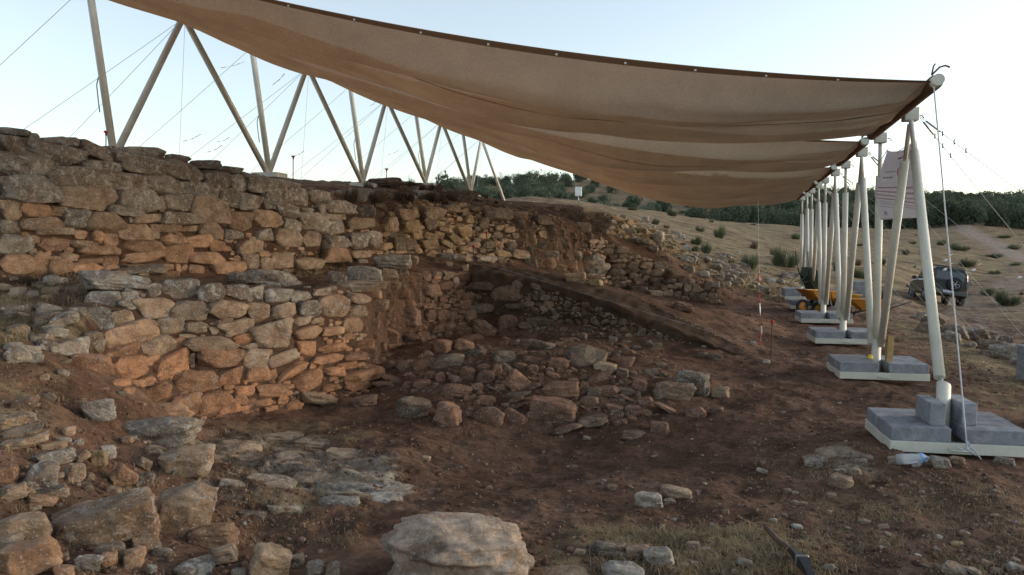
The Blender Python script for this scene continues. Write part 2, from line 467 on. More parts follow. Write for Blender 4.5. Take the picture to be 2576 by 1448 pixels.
cv += [tuple(P(*p)) for p in PTS] + [tuple(map(float, p)) for p in XYZ]
cz = [p[2] for p in cv]
res = delaunay_2d_cdt([Vector((p[0], p[1])) for p in cv], ce, [], 0, 1e-4, True)
tv, tf, orig = res[0], res[2], res[3]
tz = []
for i, o_ in enumerate(orig):
    if o_: tz.append(float(np.mean([cz[j] for j in o_])))
    else:
        ds = sorted((( (tv[i] - Vector(p[:2])).length, p[2]) for p in cv))[:3]
        tz.append(sum(z / (d + .01) for d, z in ds) / sum(1 / (d + .01) for d, z in ds))
        print('NEW CDT VERT', tv[i])
TV = np.array([[p[0], p[1], z] for p, z in zip(tv, tz)])
TRI = [t for t in tf if len(t) == 3]
def terrain(x, y):
    x, y = np.asarray(x, float), np.asarray(y, float)
    z = np.full(x.shape, -4.0)
    for t in TRI:
        a, b, c = TV[t[0]], TV[t[1]], TV[t[2]]
        x0, x1 = min(a[0], b[0], c[0]), max(a[0], b[0], c[0])
        y0, y1 = min(a[1], b[1], c[1]), max(a[1], b[1], c[1])
        idx = np.nonzero((x >= x0) & (x <= x1) & (y >= y0) & (y <= y1))
        if len(idx[0]) == 0: continue
        px, py = x[idx], y[idx]
        den = (b[1]-c[1])*(a[0]-c[0]) + (c[0]-b[0])*(a[1]-c[1])
        if abs(den) < 1e-12: continue
        l1 = ((b[1]-c[1])*(px-c[0]) + (c[0]-b[0])*(py-c[1])) / den
        l2 = ((c[1]-a[1])*(px-c[0]) + (a[0]-c[0])*(py-c[1])) / den
        l3 = 1 - l1 - l2
        ok = (l1 > -1e-6) & (l2 > -1e-6) & (l3 > -1e-6)
        zz = l1 * a[2] + l2 * b[2] + l3 * c[2]
        sub = tuple(i[ok] for i in idx)
        z[sub] = zz[ok]
    return z
# polar grid
ang = np.concatenate([np.linspace(-180, -44, 30)[:-1], np.linspace(-44, 44, 540), np.linspace(44, 180, 30)[1:-1]])
rads = [0.6, 1.2, 1.9, 2.5]
while rads[-1] < 34: rads.append(rads[-1] * 1.0062)
while rads[-1] < 1650: rads.append(rads[-1] * 1.026)
rads = np.array(rads)
AG, RG = np.meshgrid(np.radians(ang), rads)
GX, GY = RG * np.sin(AG), RG * np.cos(AG)
GZ = terrain(GX, GY)
for it in range(2):
    Z2 = GZ.copy()
    Z2[1:-1] = (GZ[:-2] + 2 * GZ[1:-1] + GZ[2:]) / 4
    Z2 = (np.roll(Z2, 1, 1) + 2 * Z2 + np.roll(Z2, -1, 1)) / 4
    GZ = Z2
amp = np.clip((GY - 44) / 60, 0, 1)
near = (RG < 40) & (GY > 2)
GZ += near * 0.035 * np.minimum(fbm(GX * 2.6 + 31, GY * 2.6 + 7, 2), 0.02)
GZ += 0.10 * fbm(GX * 0.9, GY * 0.9, 4) + 0.045 * fbm(GX * 5, GY * 5, 4) + amp * 0.45 * fbm(GX * 0.09, GY * 0.09, 3)
GZ += 0.02 * np.clip(fbm(GX * 14, GY * 14, 3), 0, 1) * (RG < 40)

for (u_, v_, y_, r_, h_) in ((1250, 960, 10.9, 1.5, .20), (1480, 905, 12.1, 1.1, .16), (1430, 1010, 9.9, .9, .14), (1650, 960, 10.4, 1.0, .12), (1060, 905, 12.0, .9, .12), (1340, 1000, 10.2, 1.3, .14), (1550, 930, 11.3, 1.0, .10)):
    c_ = P(u_, v_, y_)
    GZ += h_ * np.exp(-((GX - c_.x) ** 2 + (GY - c_.y) ** 2) / (r_ * r_))

for (u_, v_, y_, r_) in ((700, 1160, 6.9, 1.1), (850, 1230, 5.9, .7)):
    c_ = P(u_, v_, y_)
    w_ = np.exp(-((GX - c_.x) ** 2 + (GY - c_.y) ** 2) / (r_ * r_))
    rr_ = fbm((GX * .8 - GY * .6) * 1.2 + 5, (GX * .6 + GY * .8) * 4.5, 3)
    GZ += w_ * (.09 * np.round(rr_ * 3) / 3 + .03)

# ground masks ------------------------------------------------------------
def blob(mask, u, v, y, r, val, sy=1.0):
    c = P(u, v, y)
    d2 = ((GX - c.x) ** 2 + ((GY - c.y) * sy) ** 2) / (r * r)
    w = np.exp(-d2 * 1.2)
    return mask * (1 - w) + val * w
nz = fbm(GX * 0.6, GY * 0.6, 4)
straw = np.zeros_like(GX)
rowx = 1.87 + 0.298 * GY
straw = np.where((GY > 23.5) & (GX > 2.5), np.clip((GY - 24.5) / 3.0, 0, 1), straw)
straw = np.maximum(straw, np.clip((GX - rowx - 0.7) / 1.5, 0, 1) * np.clip((GY - 5.5) / 2, 0, 1) * 0.62)
straw = np.where(GY > 33, 0.95, straw)
straw = np.where((GX < -9.4 + 0.298 * GY + 0.6) & (GY > 10), 0.45, straw)
straw = np.where(GY > 118, 0.55, straw)
for b_ in [(100,760,7.8,1.0,.75),(200,820,7.3,.7,.6),(60,1000,5.6,.7,.35),(700,1130,7.4,1.0,.36),(750,1250,5.7,.9,.34),(1640,1420,4.6,.55,.7),(1850,1400,4.75,.6,.62),(2300,1350,5.0,.7,.3),(1500,1420,4.6,.5,.5),
           (2250,1230,5.7,.8,.35),(400,700,10.2,.8,.45),(600,700,11.4,.8,.45),(800,690,13,.9,.35),(1000,480,19.5,1.5,.25),(1150,510,22,2,.4),(2120,1150,6.9,.5,.45)]:
    straw = blob(straw, *b_)
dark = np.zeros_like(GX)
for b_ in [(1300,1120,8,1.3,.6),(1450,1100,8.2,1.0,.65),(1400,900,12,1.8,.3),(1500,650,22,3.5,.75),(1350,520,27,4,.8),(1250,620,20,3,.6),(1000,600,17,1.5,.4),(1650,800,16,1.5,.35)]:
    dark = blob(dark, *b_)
pale = np.zeros_like(GX)
for b_ in [(910,1232,5.95,.34,1.0),(960,1245,5.85,.2,.9),(860,1215,6.1,.22,.8),(650,1150,7.0,1.0,.44),(760,1190,6.4,.8,.48),(620,1250,5.5,.6,.35),(860,1180,6.5,.5,.45),(2130,1160,6.6,.4,.55),(1700,760,20,1.2,.3),(930,1228,5.95,.3,1.0),(1560,1400,4.8,.35,.5)]:
    pale = blob(pale, *b_)
pale = np.maximum(pale, np.where(GY > 28, 0.20, 0.0))
# vehicle track
def seg_dist(ax, ay, bx, by):
    dx, dy = bx - ax, by - ay
    t = np.clip(((GX - ax) * dx + (GY - ay) * dy) / (dx * dx + dy * dy), 0, 1)
    return np.hypot(GX - ax - t * dx, GY - ay - t * dy)
def track(pts, w):
    d = np.full(GX.shape, 1e9)
    for a, b in zip(pts[:-1], pts[1:]): d = np.minimum(d, seg_dist(a[0], a[1], b[0], b[1]))
    return np.clip(1.25 - (d + nz * 0.8) / w, 0, 1)
tr1 = [P(2410,567,112), P(2450,585,100), P(2500,615,88), P(2576,655,74), P(2800,720,55)]
tr2 = [P(2150,790,24), P(2330,780,36), P(2450,735,46), P(2576,700,55), P(2800,690,60)]
tr3 = [P(2430,830,22), P(2420,790,33), P(2500,760,40), P(2700,720,50)]
trk = np.maximum(track([(p.x, p.y) for p in tr1], 3.6), 0.8 * np.maximum(track([(p.x, p.y) for p in tr2], 2.4), track([(p.x, p.y) for p in tr3], 2.2)))
straw = straw * (1 - .8 * trk)
pale = np.maximum(pale, trk * 0.42)
gyz = np.abs(np.gradient(GZ, axis=0)) / np.maximum(np.gradient(RG, axis=0), 1e-3)
gxz = np.abs(np.gradient(GZ, axis=1)) / np.maximum(np.abs(np.hypot(np.gradient(GX, axis=1), np.gradient(GY, axis=1))), 1e-3)
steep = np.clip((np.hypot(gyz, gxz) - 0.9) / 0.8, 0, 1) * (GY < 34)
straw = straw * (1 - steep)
dark = np.maximum(dark, steep * 0.8)  # steep faces behind the stones darkened: shade of the gaps painted into the soil
green = np.where(GY > 60, 0.25, 0.0) * (1 - trk)
green = np.where(GY > 110, 0.35, green)
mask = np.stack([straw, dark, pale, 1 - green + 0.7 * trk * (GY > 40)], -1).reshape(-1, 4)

nr, nc = GX.shape
verts = np.stack([GX, GY, GZ], -1).reshape(-1, 3)
i0 = np.arange(nr * nc).reshape(nr, nc)
q = np.stack([i0[:-1], np.roll(i0, -1, 1)[:-1], np.roll(i0, -1, 1)[1:], i0[1:]], -1).reshape(-1, 4)
def np_mesh(name, V, F, mat, smooth=True, attrs=None):
    me = bpy.data.meshes.new(name)
    F = np.asarray(F)
    me.vertices.add(len(V)); me.vertices.foreach_set('co', np.asarray(V, np.float32).ravel())
    k = F.shape[1]
    me.loops.add(F.size); me.loops.foreach_set('vertex_index', F.ravel().astype(np.int32))
    me.polygons.add(len(F)); me.polygons.foreach_set('loop_start', np.arange(0, F.size, k, dtype=np.int32))
    me.polygons.foreach_set('loop_total', np.full(len(F), k, np.int32))
    me.update(calc_edges=True)
    me.polygons.foreach_set('use_smooth', np.full(len(F), smooth))
    if mat: me.materials.append(mat)
    for an, arr in (attrs or {}).items():
        at = me.color_attributes.new(an, 'FLOAT_COLOR', 'POINT')
        at.data.foreach_set('color', np.asarray(arr, np.float32).ravel())
    me.update()
    return me
# close the middle
verts = np.vstack([verts, [[0, 0, float(terrain(np.array([0.]), np.array([0.]))[0])]]])
mask = np.vstack([mask, [[0.2, 0, 0, 1]]])
q = q[:, ::-1]
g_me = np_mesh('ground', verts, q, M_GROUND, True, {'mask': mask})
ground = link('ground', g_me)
ground['kind'] = 'structure'
bm = bmesh.new(); bm.from_mesh(g_me); bm.verts.ensure_lookup_table()
cvx = bm.verts[len(verts) - 1]
for k in range(nc):
    bm.faces.new((bm.verts[k], cvx, bm.verts[(k + 1) % nc]) )
bm.to_mesh(g_me); bm.free(); g_me.update()
sel = (np.abs(np.degrees(np.arctan2(verts[q[:, 0], 0], verts[q[:, 0], 1]))) < 46)
BVH = BVHTree.FromPolygons(verts.tolist(), q[sel].tolist(), all_triangles=False)
def hit(u, v):
    d = ray(u, v).normalized()
    loc, nor, _, dist = BVH.ray_cast(EYE, d)
    return loc
def ground_z(x, y):
    loc, nor, _, dist = BVH.ray_cast(Vector((x, y, 60)), Vector((0, 0, -1)))
    return loc.z if loc else 0.0
# coarse depth map
STEP = 8
DM = np.full((H_PX.__int__() // STEP + 1, W_PX.__int__() // STEP + 1), np.nan)
for j in range(DM.shape[0]):
    for i in range(DM.shape[1]):
        h_ = hit(i * STEP, j * STEP)
        if h_: DM[j, i] = h_.y
def depth_at(u, v):
    j, i = int(v / STEP), int(u / STEP)
    if 0 <= j < DM.shape[0] and 0 <= i < DM.shape[1]: return DM[j, i]
    return float('nan')

# ------------------------------------------------------------------ stones
def stone_mesh(name, seed, n, mat=M_STONE, blocky=10.0, cuts=13, rough=0.09, pits=0):
    rs = np.random.RandomState(seed)
    g = np.linspace(-1, 1, n + 1)
    V, F, idx = [], [], {}
    def vid(p):
        k = tuple(np.round(p, 5))
        if k not in idx:
            idx[k] = len(V); V.append(p)
        return idx[k]
    for ax in range(3):
        for sgn in (-1, 1):
            for i in range(n):
                for j in range(n):
                    c4 = []
                    for (a, b) in ((i, j), (i + 1, j), (i + 1, j + 1), (i, j + 1)):
                        p = [0, 0, 0]
                        p[ax] = sgn; p[(ax + 1) % 3] = g[a]; p[(ax + 2) % 3] = g[b]
                        c4.append(vid(tuple(p)))
                    F.append(c4 if sgn > 0 else c4[::-1])
    V = np.array(V, float)
    e = blocky
    nrm = (np.abs(V) ** e).sum(1) ** (1 / e)
    V = V / nrm[:, None]
    # taper and skew
    V[:, 0] *= 1 + rs.uniform(-.22, .22) * V[:, 2]
    V[:, 2] *= 1 + rs.uniform(-.28, .28) * V[:, 0]
    V[:, 0] += rs.uniform(-.2, .2) * V[:, 2]
    o1 = rs.uniform(0, 100, 3)
    q1 = V * 1.5
    nn = fbm(q1[:, 0] + o1[0] + q1[:, 1] * .7, q1[:, 2] + o1[1] + q1[:, 1] * .7, 3)
    dirn = V / np.linalg.norm(V, axis=1)[:, None]
    V = V + dirn * (nn * rough * 2.4)[:, None]
    for _ in range(cuts):
        d = rs.normal(size=3); d[1] *= 0.7; d /= np.linalg.norm(d)
        off = rs.uniform(.74, .97) * (np.abs(d).sum()) ** .66
        t = V @ d - off
        V = V - np.where(t > 0, t, 0)[:, None] * d[None]
    # bedding ledges and chips
    o2 = rs.uniform(0, 100, 3)
    led = fbm(V[:, 2] * 4.5 + o2[0] + V[:, 0] * .5, V[:, 0] * .9 + o2[1] + V[:, 1], 2)
    q2 = V * 4.0
    n2 = fbm(q2[:, 0] * .7 + o1[2] - q2[:, 1], q2[:, 2] * 1.4 + o1[1] + q2[:, 1], 3)
    hd = dirn * np.array([1, 1, .25])
    V = V + hd * (led * rough * 1.0)[:, None] + dirn * (n2 * rough * .75)[:, None]
    for _ in range(pits):
        c = rs.normal(size=3); c[2] = abs(c[2]); c[1] = -abs(c[1]); c /= np.linalg.norm(c)
        c = c * np.linalg.norm(V, axis=1).mean()
        rr = rs.uniform(.07, .2)
        w = np.exp(-((V - c) ** 2).sum(1) / (rr * rr))
        V = V - dirn * (w * rr * 0.8)[:, None]
    V = V / np.abs(V).max(0)[None]          # fits the unit box
    return np_mesh(name, V * 0.5, F, mat, True)
PROTO = [stone_mesh('stone', 100 + i, 10) for i in range(36)]
PROTO_R = [stone_mesh('rounded_stone', 200 + i, 7, blocky=2.9, cuts=4, rough=.08) for i in range(12)]
PROTO_BIG = [stone_mesh('large_stone', 300 + i, 20, blocky=8, cuts=14, rough=.10, pits=7) for i in range(12)]
PROTO_HUGE = [stone_mesh('huge_stone', 900, 46, blocky=3.2, cuts=6, rough=.115, pits=40)]
TONE = {'g': ((0.300, 0.252, 0.198), 0.9), 't': ((0.380, 0.270, 0.178), 0.35), 'o': ((0.425, 0.255, 0.152), 0.12), 'r': ((0.255, 0.145, 0.095), 0.12),
        'd': ((0.150, 0.112, 0.080), 0.25), 'p': ((0.44, 0.40, 0.34), 0.6), 'y': ((0.36, 0.255, 0.14), 0.1), 'b': ((0.20, 0.148, 0.105), 0.3), 's': ((0.150, 0.082, 0.052), 0.0), 'k': ((0.34, 0.265, 0.19), 0.5), 'O': ((0.440, 0.225, 0.118), 0.05), 'h': ((0.39, 0.285, 0.205), 0.45)}
def set_tone(o, tone, r=rnd):
    c, li = TONE[tone]
    k = r.uniform(.74, 1.22); h = r.uniform(-.045, .045)
    o.color = (c[0] * k * (1 + h), c[1] * k, c[2] * k * (1 - h), max(0, min(1, li + r.uniform(-.2, .2))))
def frame_dir(a, b):
    d = b - a; d.z = 0
    return d
def put_stone(parent, box, tone='t', tilt=None, wall=True, protos=None, name='stone', sink=0.0, depth_k=None, rs=rnd, grow=1.17, inset=0.10):
    """box = (u0,v0,u1,v1) in view pixels; stands on or in the terrain found there"""
    u0, v0, u1, v1 = box
    uc, vc = (u0 + u1) / 2, (v0 + v1) / 2
    if wall:
        c = hit(uc, vc) or hit(uc, v1) or hit(uc, v1 + 15)
        if c is None: return None
        y = c.y
        c = P(uc, vc, y)
        a, b = hit(u0, vc), hit(u1, vc)
        wid = (u1 - u0) * y / F_PX
        yaw = -math.atan2(c.x, c.y)
        if a is not None and b is not None:
            d = frame_dir(a, b)
            if 0.3 * wid < d.length < 1.9 * wid:
                a2 = math.atan2(d.y, d.x)
                k = abs(math.cos(a2 - yaw))
                if k > 0.55:
                    yaw = a2
                    wid = wid / k - 0.25 * wid * (1 - k)
    else:
        c0 = hit(uc, v1 - (v1 - v0) * 0.12) or hit(uc, v1 + 6)
        if c0 is None: return None
        y = c0.y + 0.12 * (u1 - u0) * c0.y / F_PX
        c = P(uc, vc, y)
        wid = (u1 - u0) * y / F_PX
        yaw = -math.atan2(c.x, c.y) + rs.uniform(-.25, .25)
    hgt = (v1 - v0) * y / F_PX
    dep = depth_k * wid if depth_k else (max(min(wid * rs.uniform(.42, .6), 0.42), hgt * 0.6) if wall else max(wid * rs.uniform(.6, .85), hgt * 0.8))
    if tilt is None: tilt = rs.uniform(-5, 5) if wall else rs.uniform(-7, 7)
    t = R(abs(tilt))
    if t > R(12):     # the box is the outline of a tilted stone
        cw, sw = math.cos(t), math.sin(t)
        den = cw * cw - sw * sw
        if abs(den) > 0.25:
            w2, h2 = (wid * cw - hgt * sw) / den, (hgt * cw - wid * sw) / den
            if w2 > 0.25 * wid and h2 > 0.25 * hgt: wid, hgt = w2, h2
    me = rs.choice(protos or PROTO)
    o = link(name, me, parent)
    q_ = Euler((rs.uniform(-.12, .12), R(tilt), yaw), 'XYZ')
    flip = rs.choice((0, 1))
    M = Matrix.Translation(c + Vector((-math.sin(yaw), math.cos(yaw), 0)) * (dep * (inset if wall else 0.0)) - Vector((0, 0, sink * hgt))) @ \
        Matrix.Rotation(yaw, 4, 'Z') @ Matrix.Rotation(R(tilt), 4, 'Y') @ Matrix.Rotation(rs.uniform(-.12, .12), 4, 'X') @ \
        Matrix.Diagonal((wid * grow, dep, hgt * grow, 1)) @ (Matrix.Rotation(math.pi, 4, 'Z') if flip else Matrix.Identity(4)) @ (Matrix.Rotation(math.pi, 4, 'X') if rs.random() < .4 else Matrix.Identity(4))
    if parent is not None: M = Matrix.Translation(-Vector(parent.location)) @ M
    loc, qt, sc = M.decompose()
    o.rotation_mode = 'QUATERNION'
    o.location, o.rotation_quaternion, o.scale = loc, qt, sc
    set_tone(o, tone, rs)
    return o

def conv(lst, ox, oy, k):
    """boxes read off an enlarged view whose origin and scale are given"""
    out = []
    for b in lst:
        out.append(((ox + b[0] / k), (oy + b[1] / k), (ox + b[2] / k), (oy + b[3] / k), b[4] if len(b) > 4 else 't', b[5] if len(b) > 5 else None))
    return out
OCC = np.zeros((int(H_PX) // 2, int(W_PX) // 2), bool)
def occ_box(b, shrink=0):
    return (max(0, int((b[0] + shrink) / 2)), max(0, int((b[1] + shrink) / 2)), int(math.ceil((b[2] - shrink) / 2)), int(math.ceil((b[3] - shrink) / 2)))
def occ_frac(b):
    x0, y0, x1, y1 = occ_box(b)
    s = OCC[y0:y1, x0:x1]
    return 1.0 if s.size == 0 else s.mean()
def occ_set(b):
    x0, y0, x1, y1 = occ_box(b, 1)
    OCC[y0:y1, x0:x1] = True
def in_poly(u, v, poly):
    c = False
    n = len(poly)
    for i in range(n):
        (x0, y0), (x1, y1) = poly[i], poly[(i + 1) % n]
        if (y0 > v) != (y1 > v) and u < (x1 - x0) * (v - y0) / (y1 - y0) + x0: c = not c
    return c
def fill(poly, hm, asp, tone_f, seed, small=True, slope=0.0, dart=500, scale_small=.5):
    """courses of stones in the free room of a wall face; sizes in metres"""
    rs = random.Random(seed)
    out = []
    us, vs_ = [p[0] for p in poly], [p[1] for p in poly]
    v = max(vs_)
    um = (min(us) + max(us)) / 2
    def attempt(b, lim):
        uc, vc = (b[0] + b[2]) / 2, (b[1] + b[3]) / 2
        if not in_poly(uc, vc, poly): return False
        if occ_frac(b) > lim: return False
        occ_set(b)
        out.append((*b, tone_f(uc, vc, rs), None))
        return True
    vv = v + 60
    while vv > min(vs_) - 60:
        rowh = 0
        u = min(us) - 10
        drift = 0
        hh0 = rs.uniform(*hm)
        while u < max(us):
            base = vv + slope * (u - um) + drift
            y = depth_at(u, base)
            if not (y == y): y = depth_at(u, base + 25)
            if not (y == y):
                u += 12; continue
            h = hh0 * rs.uniform(.78, 1.22) * F_PX / y
            w = h * rs.uniform(*asp)
            drift = max(-6, min(6, drift + rs.uniform(-2.5, 2.5)))
            attempt((u, base - h, u + w, base), 0.22)
            u += w + rs.uniform(0.5, 3)
            rowh = max(rowh, h) if rowh else h
        ym = depth_at(um, max(min(vv, H_PX - 1), 0))
        ym = ym if ym == ym else 15
        vv -= max(hh0 * F_PX / ym * 1.03, 3)
    if small:
        for k in range(dart):
            u, v = rs.uniform(min(us), max(us)), rs.uniform(min(vs_), max(vs_))
            y = depth_at(u, v)
            if not (y == y): continue
            h = rs.uniform(hm[0] * scale_small, hm[0]) * F_PX / y * (1 if k < dart * .6 else .6)
            w = h * rs.uniform(1.1, 2.2)
            attempt((u - w / 2, v - h / 2, u + w / 2, v + h / 2), 0.34)
    return out
def join_stones(name, parent, items, protos, seed):
    """many small stones as one part"""
    rs = random.Random(seed)
    tmp = []
    VV, FF, TT = [], [], []
    base = 0
    for it in items:
        o = put_stone(None, it[:4], it[4], it[5], True, protos, 'tmp', rs=rs)
        if o is None: continue
        me = o.data
        n = len(me.vertices)
        a = np.empty(n * 3, np.float32); me.vertices.foreach_get('co', a); a = a.reshape(-1, 3)
        M = np.array(Matrix.LocRotScale(o.location, o.rotation_quaternion, o.scale))
        a = a @ M[:3, :3].T + M[:3, 3]
        f = np.empty(len(me.loops), np.int32); me.loops.foreach_get('vertex_index', f)
        VV.append(a); FF.append(f.reshape(-1, 4) + base); TT.append(np.tile(np.array(o.color[:]), (n, 1)))
        base += n
        bpy.data.objects.remove(o)
    if not VV: return None
    V = np.vstack(VV)
    if parent is not None: V = V - np.array(parent.location)
    o = link(name, np_mesh(name, V, np.vstack(FF), M_STONE_A, True, {'tint': np.vstack(TT)}), parent)
    o['kind'] = 'stuff'
    return o
PROTO_LOW = [stone_mesh('small_stone', 400 + i, 3, M_STONE_A, blocky=4.0, cuts=5, rough=.06) for i in range(14)]
def build_wall(root, hand, filled, limit=298, protos=None, rs=rnd, inset=0.08, warm=9999):
    allb = list(hand) + list(filled)
    allb = [(*b[:4], 'O' if (b[4] == 'o' and (b[1] + b[3]) / 2 > warm) else b[4], b[5]) for b in allb]
    allb.sort(key=lambda b: -(b[2] - b[0]) * (b[3] - b[1]))
    for b in allb[:limit]:
        big = (b[2] - b[0]) > 118
        put_stone(root, b[:4], b[4], b[5], True, PROTO_BIG if big else protos, inset=inset)
    if len(allb) > limit: join_stones('small_stones', root, allb[limit:], PROTO_LOW, 5)
    print(root.name, len(allb), 'stones')
Z1 = (0.0, 266.1, 2.978)      # enlarged views the boxes were read from
Z2 = (0.0, 698.6, 2.978)
Z3 = (798.4, 399.2, 2.978)
Z6 = (0.0, 1064.5, 2.978)
Z7 = (898.2, 632.1, 3.956)
Z5 = (1330.7, 798.4, 4.302)
Z4 = (865.0, 798.4, 2.2295)
ZR = (1729.9, 1131.1, 3.0437)
ZF = (1530.3, 399.2, 3.627)
upper = conv([(0,170,215,225,'g'),(40,205,275,300,'g'),(0,235,205,350,'g'),(300,238,470,300,'g'),(455,238,588,310,'g'),(215,297,612,445,'g'),(0,355,370,530,'g'),
 (612,285,680,330,'g'),(610,320,870,410,'g',14),(600,405,850,495,'g'),(745,310,940,380,'g'),(940,315,1210,385,'g'),(865,375,1250,520,'g'),(1250,370,1415,420,'g'),(1230,430,1500,560,'g',12),
 (1420,410,1640,480,'g'),(1510,490,1720,620,'g'),(1715,520,1845,660,'g'),(1660,460,1810,520,'g'),(1850,520,1960,570,'g'),(1845,540,2220,665,'g'),(2215,610,2340,640,'g'),
 (355,465,680,610,'g'),(210,505,345,545,'g'),(0,535,430,735,'g'),(680,500,1055,640,'g'),(1045,530,1345,665,'g'),(1345,575,1620,710,'g'),(1610,615,1770,765,'g'),(1765,665,1945,790,'g'),(1945,645,2115,770,'g'),
 (2120,600,2290,760,'g'),(2290,640,2450,730,'g'),(415,600,850,775,'t'),(855,640,1175,810,'g'),(1170,680,1225,800,'g'),(1215,665,1425,790,'g'),(1425,665,1485,715,'g'),(1415,695,1695,870,'t',10),
 (1690,800,1885,940,'t'),(1885,795,2095,910,'t'),(2050,735,2235,840,'g'),(2230,765,2340,800,'g'),(0,715,150,860,'t'),(160,735,370,835,'o'),(370,750,490,830,'t'),(465,775,665,925,'g'),
 (640,800,930,955,'t'),(800,750,1045,825,'g'),(1000,820,1190,880,'t'),(1190,800,1500,890,'g'),(145,840,425,930,'t',-5),(0,860,125,955,'g'),(275,920,515,975,'t'),(540,935,650,1000,'o'),(880,890,1125,1010,'t'),
 (1110,890,1210,960,'t'),(1190,855,1340,950,'t'),(1325,905,1465,950,'t'),(1470,860,1640,1010,'t'),(1625,920,1665,1005,'o'),(1665,935,1800,1005,'g'),(0,970,225,1105,'g'),(190,975,290,1045,'o'),(290,1000,490,1090,'o'),
 (520,1010,710,1070,'t'),(595,1060,855,1130,'o'),(680,940,780,1030,'o'),(770,960,880,1060,'o'),(925,1000,1205,1105,'o'),(1205,975,1375,1050,'o'),(1375,970,1560,1065,'o'),(1560,1010,1675,1095,'o'),
 (895,1105,1200,1180,'o'),(1190,1040,1410,1185,'o'),(1405,1100,1650,1190,'o'),(0,1115,235,1270,'o'),(235,1115,370,1275,'o'),(350,1130,445,1160,'o'),(455,1105,575,1165,'t'),(590,1145,750,1195,'o'),(370,1160,530,1300,'o'),
 (530,1180,730,1270,'o'),(745,1130,875,1200,'o'),(870,1190,1260,1250,'t'),(1260,1190,1310,1250,'o'),(1310,1190,1350,1275,'o'),(1350,1195,1415,1260,'o'),(1215,1245,1335,1300,'o'),(1410,1200,1515,1290,'o'),(1580,1165,1815,1290,'o'),
 (1815,1110,1940,1230,'t'),(1770,1015,1945,1110,'t'),(1935,1140,2040,1240,'t'),(2030,1105,2200,1230,'t'),(2210,1140,2415,1230,'t'),(2050,930,2250,1060,'t'),(2240,810,2455,950,'g'),(2370,720,2576,860,'g'),(2115,850,2250,970,'g'),
 (1900,930,2040,1020,'g'),(2250,950,2395,1060,'t'),(2450,860,2576,960,'g'),(2400,975,2576,1075,'g'),(2415,1080,2576,1180,'t')], *Z1)
lower = conv([(1090,45,1215,155,'g'),(1215,20,1480,170,'g'),(1480,50,1675,185,'g'),(1675,55,1880,165,'g'),(1880,70,1975,170,'g'),(1975,90,2175,190,'g'),(2170,95,2320,190,'g'),(900,100,1020,165,'g'),(900,150,1085,240,'g'),(670,110,900,230,'g'),
 (1000,160,1295,310,'t'),(1285,180,1560,320,'t'),(1560,175,1830,310,'t'),(1835,185,2030,330,'t'),(2030,195,2220,310,'t'),(2230,175,2415,295,'g'),(2410,140,2576,260,'g'),(610,225,830,400,'g'),(820,250,1000,370,'t'),(985,310,1130,370,'t'),
 (1135,300,1370,430,'t'),(1370,335,1565,420,'t'),(1570,370,1640,425,'t'),(1600,310,1750,355,'t',-8),(1640,320,1905,420,'t',-8),(2195,300,2320,360,'t'),(2320,300,2420,350,'t'),(770,355,1140,510,'o',-8),(1140,385,1210,430,'t'),(1340,425,1465,460,'t'),
 (1055,440,1310,600,'t'),(1300,450,1395,550,'o'),(1395,450,1745,555,'t'),(1745,415,1885,495,'o'),(1885,335,2190,540,'t'),(2200,370,2400,460,'o'),(2400,370,2560,430,'o'),(2230,475,2365,590,'o'),(2370,500,2576,560,'o'),
 (1800,490,1960,535,'t'),(760,490,1050,600,'o',-9),(620,410,770,590,'t'),(365,475,640,630,'g'),(1095,590,1200,660,'o'),(1100,570,1420,735,'o',-8),(1420,570,1460,680,'t'),(1475,540,1810,675,'o'),(1810,535,2035,680,'t'),
 (1985,555,2220,650,'t',-12),(555,575,830,740,'o'),(815,590,1090,770,'o'),(1310,690,1635,865,'o'),(1600,690,1810,810,'o'),(1835,680,2015,785,'o'),(2010,690,2070,770,'o'),(2060,620,2290,775,'o',-20),(2310,620,2370,690,'o'),
 (2330,580,2540,650,'o'),(2185,700,2420,840,'o',-10),(2420,670,2576,740,'o'),(955,770,1070,825,'o'),(1040,750,1155,810,'o'),(1170,740,1260,770,'o'),(1260,710,1310,770,'o'),(1020,790,1280,950,'o',-14),
 (1760,810,1905,890,'o'),(1915,800,2150,895,'o'),(1250,890,1505,1050,'o'),(1470,865,1740,1040,'o',-12),(1740,880,1850,960,'o'),(1600,950,1800,1030,'o',-12),(1900,910,2040,960,'o'),(2070,880,2150,960,'o'),(2140,930,2260,1000,'o'),(2400,800,2540,850,'o')], *Z2)
back = conv([(490,440,590,560,'t'),(575,380,700,475,'t'),(690,365,755,450,'t'),(620,460,750,560,'y'),(540,590,700,690,'d'),(0,320,235,420,'g'),(270,350,425,440,'g'),(20,580,205,680,'g'),(20,675,215,780,'o'),(190,560,360,670,'g'),
 (360,550,465,670,'g'),(215,690,360,750,'t'),(1025,520,1145,590,'y'),(740,530,790,600,'y'),(790,560,880,620,'y'),(950,500,1025,560,'y'),(870,470,950,510,'y'),(905,600,1000,680,'y',20),(970,570,1060,640,'y',30),(700,560,760,610,'y'),
 (1440,450,1560,530,'d'),(1620,430,1730,500,'d'),(1310,500,1390,540,'t'),(1385,510,1470,560,'t'),(1290,690,1425,740,'y'),(1150,730,1310,780,'g'),(1090,720,1170,790,'t'),(910,720,1110,780,'g'),(1350,600,1440,640,'t'),(1590,600,1640,650,'y'),
 (1610,740,1690,800,'y'),(1200,720,1240,780,'y'),(1240,715,1310,790,'y'),(1100,420,1160,490,'y'),(1200,450,1270,530,'b'),(1060,400,1130,440,'b'),(1130,360,1230,400,'b'),(940,350,1050,410,'b')], *Z3)
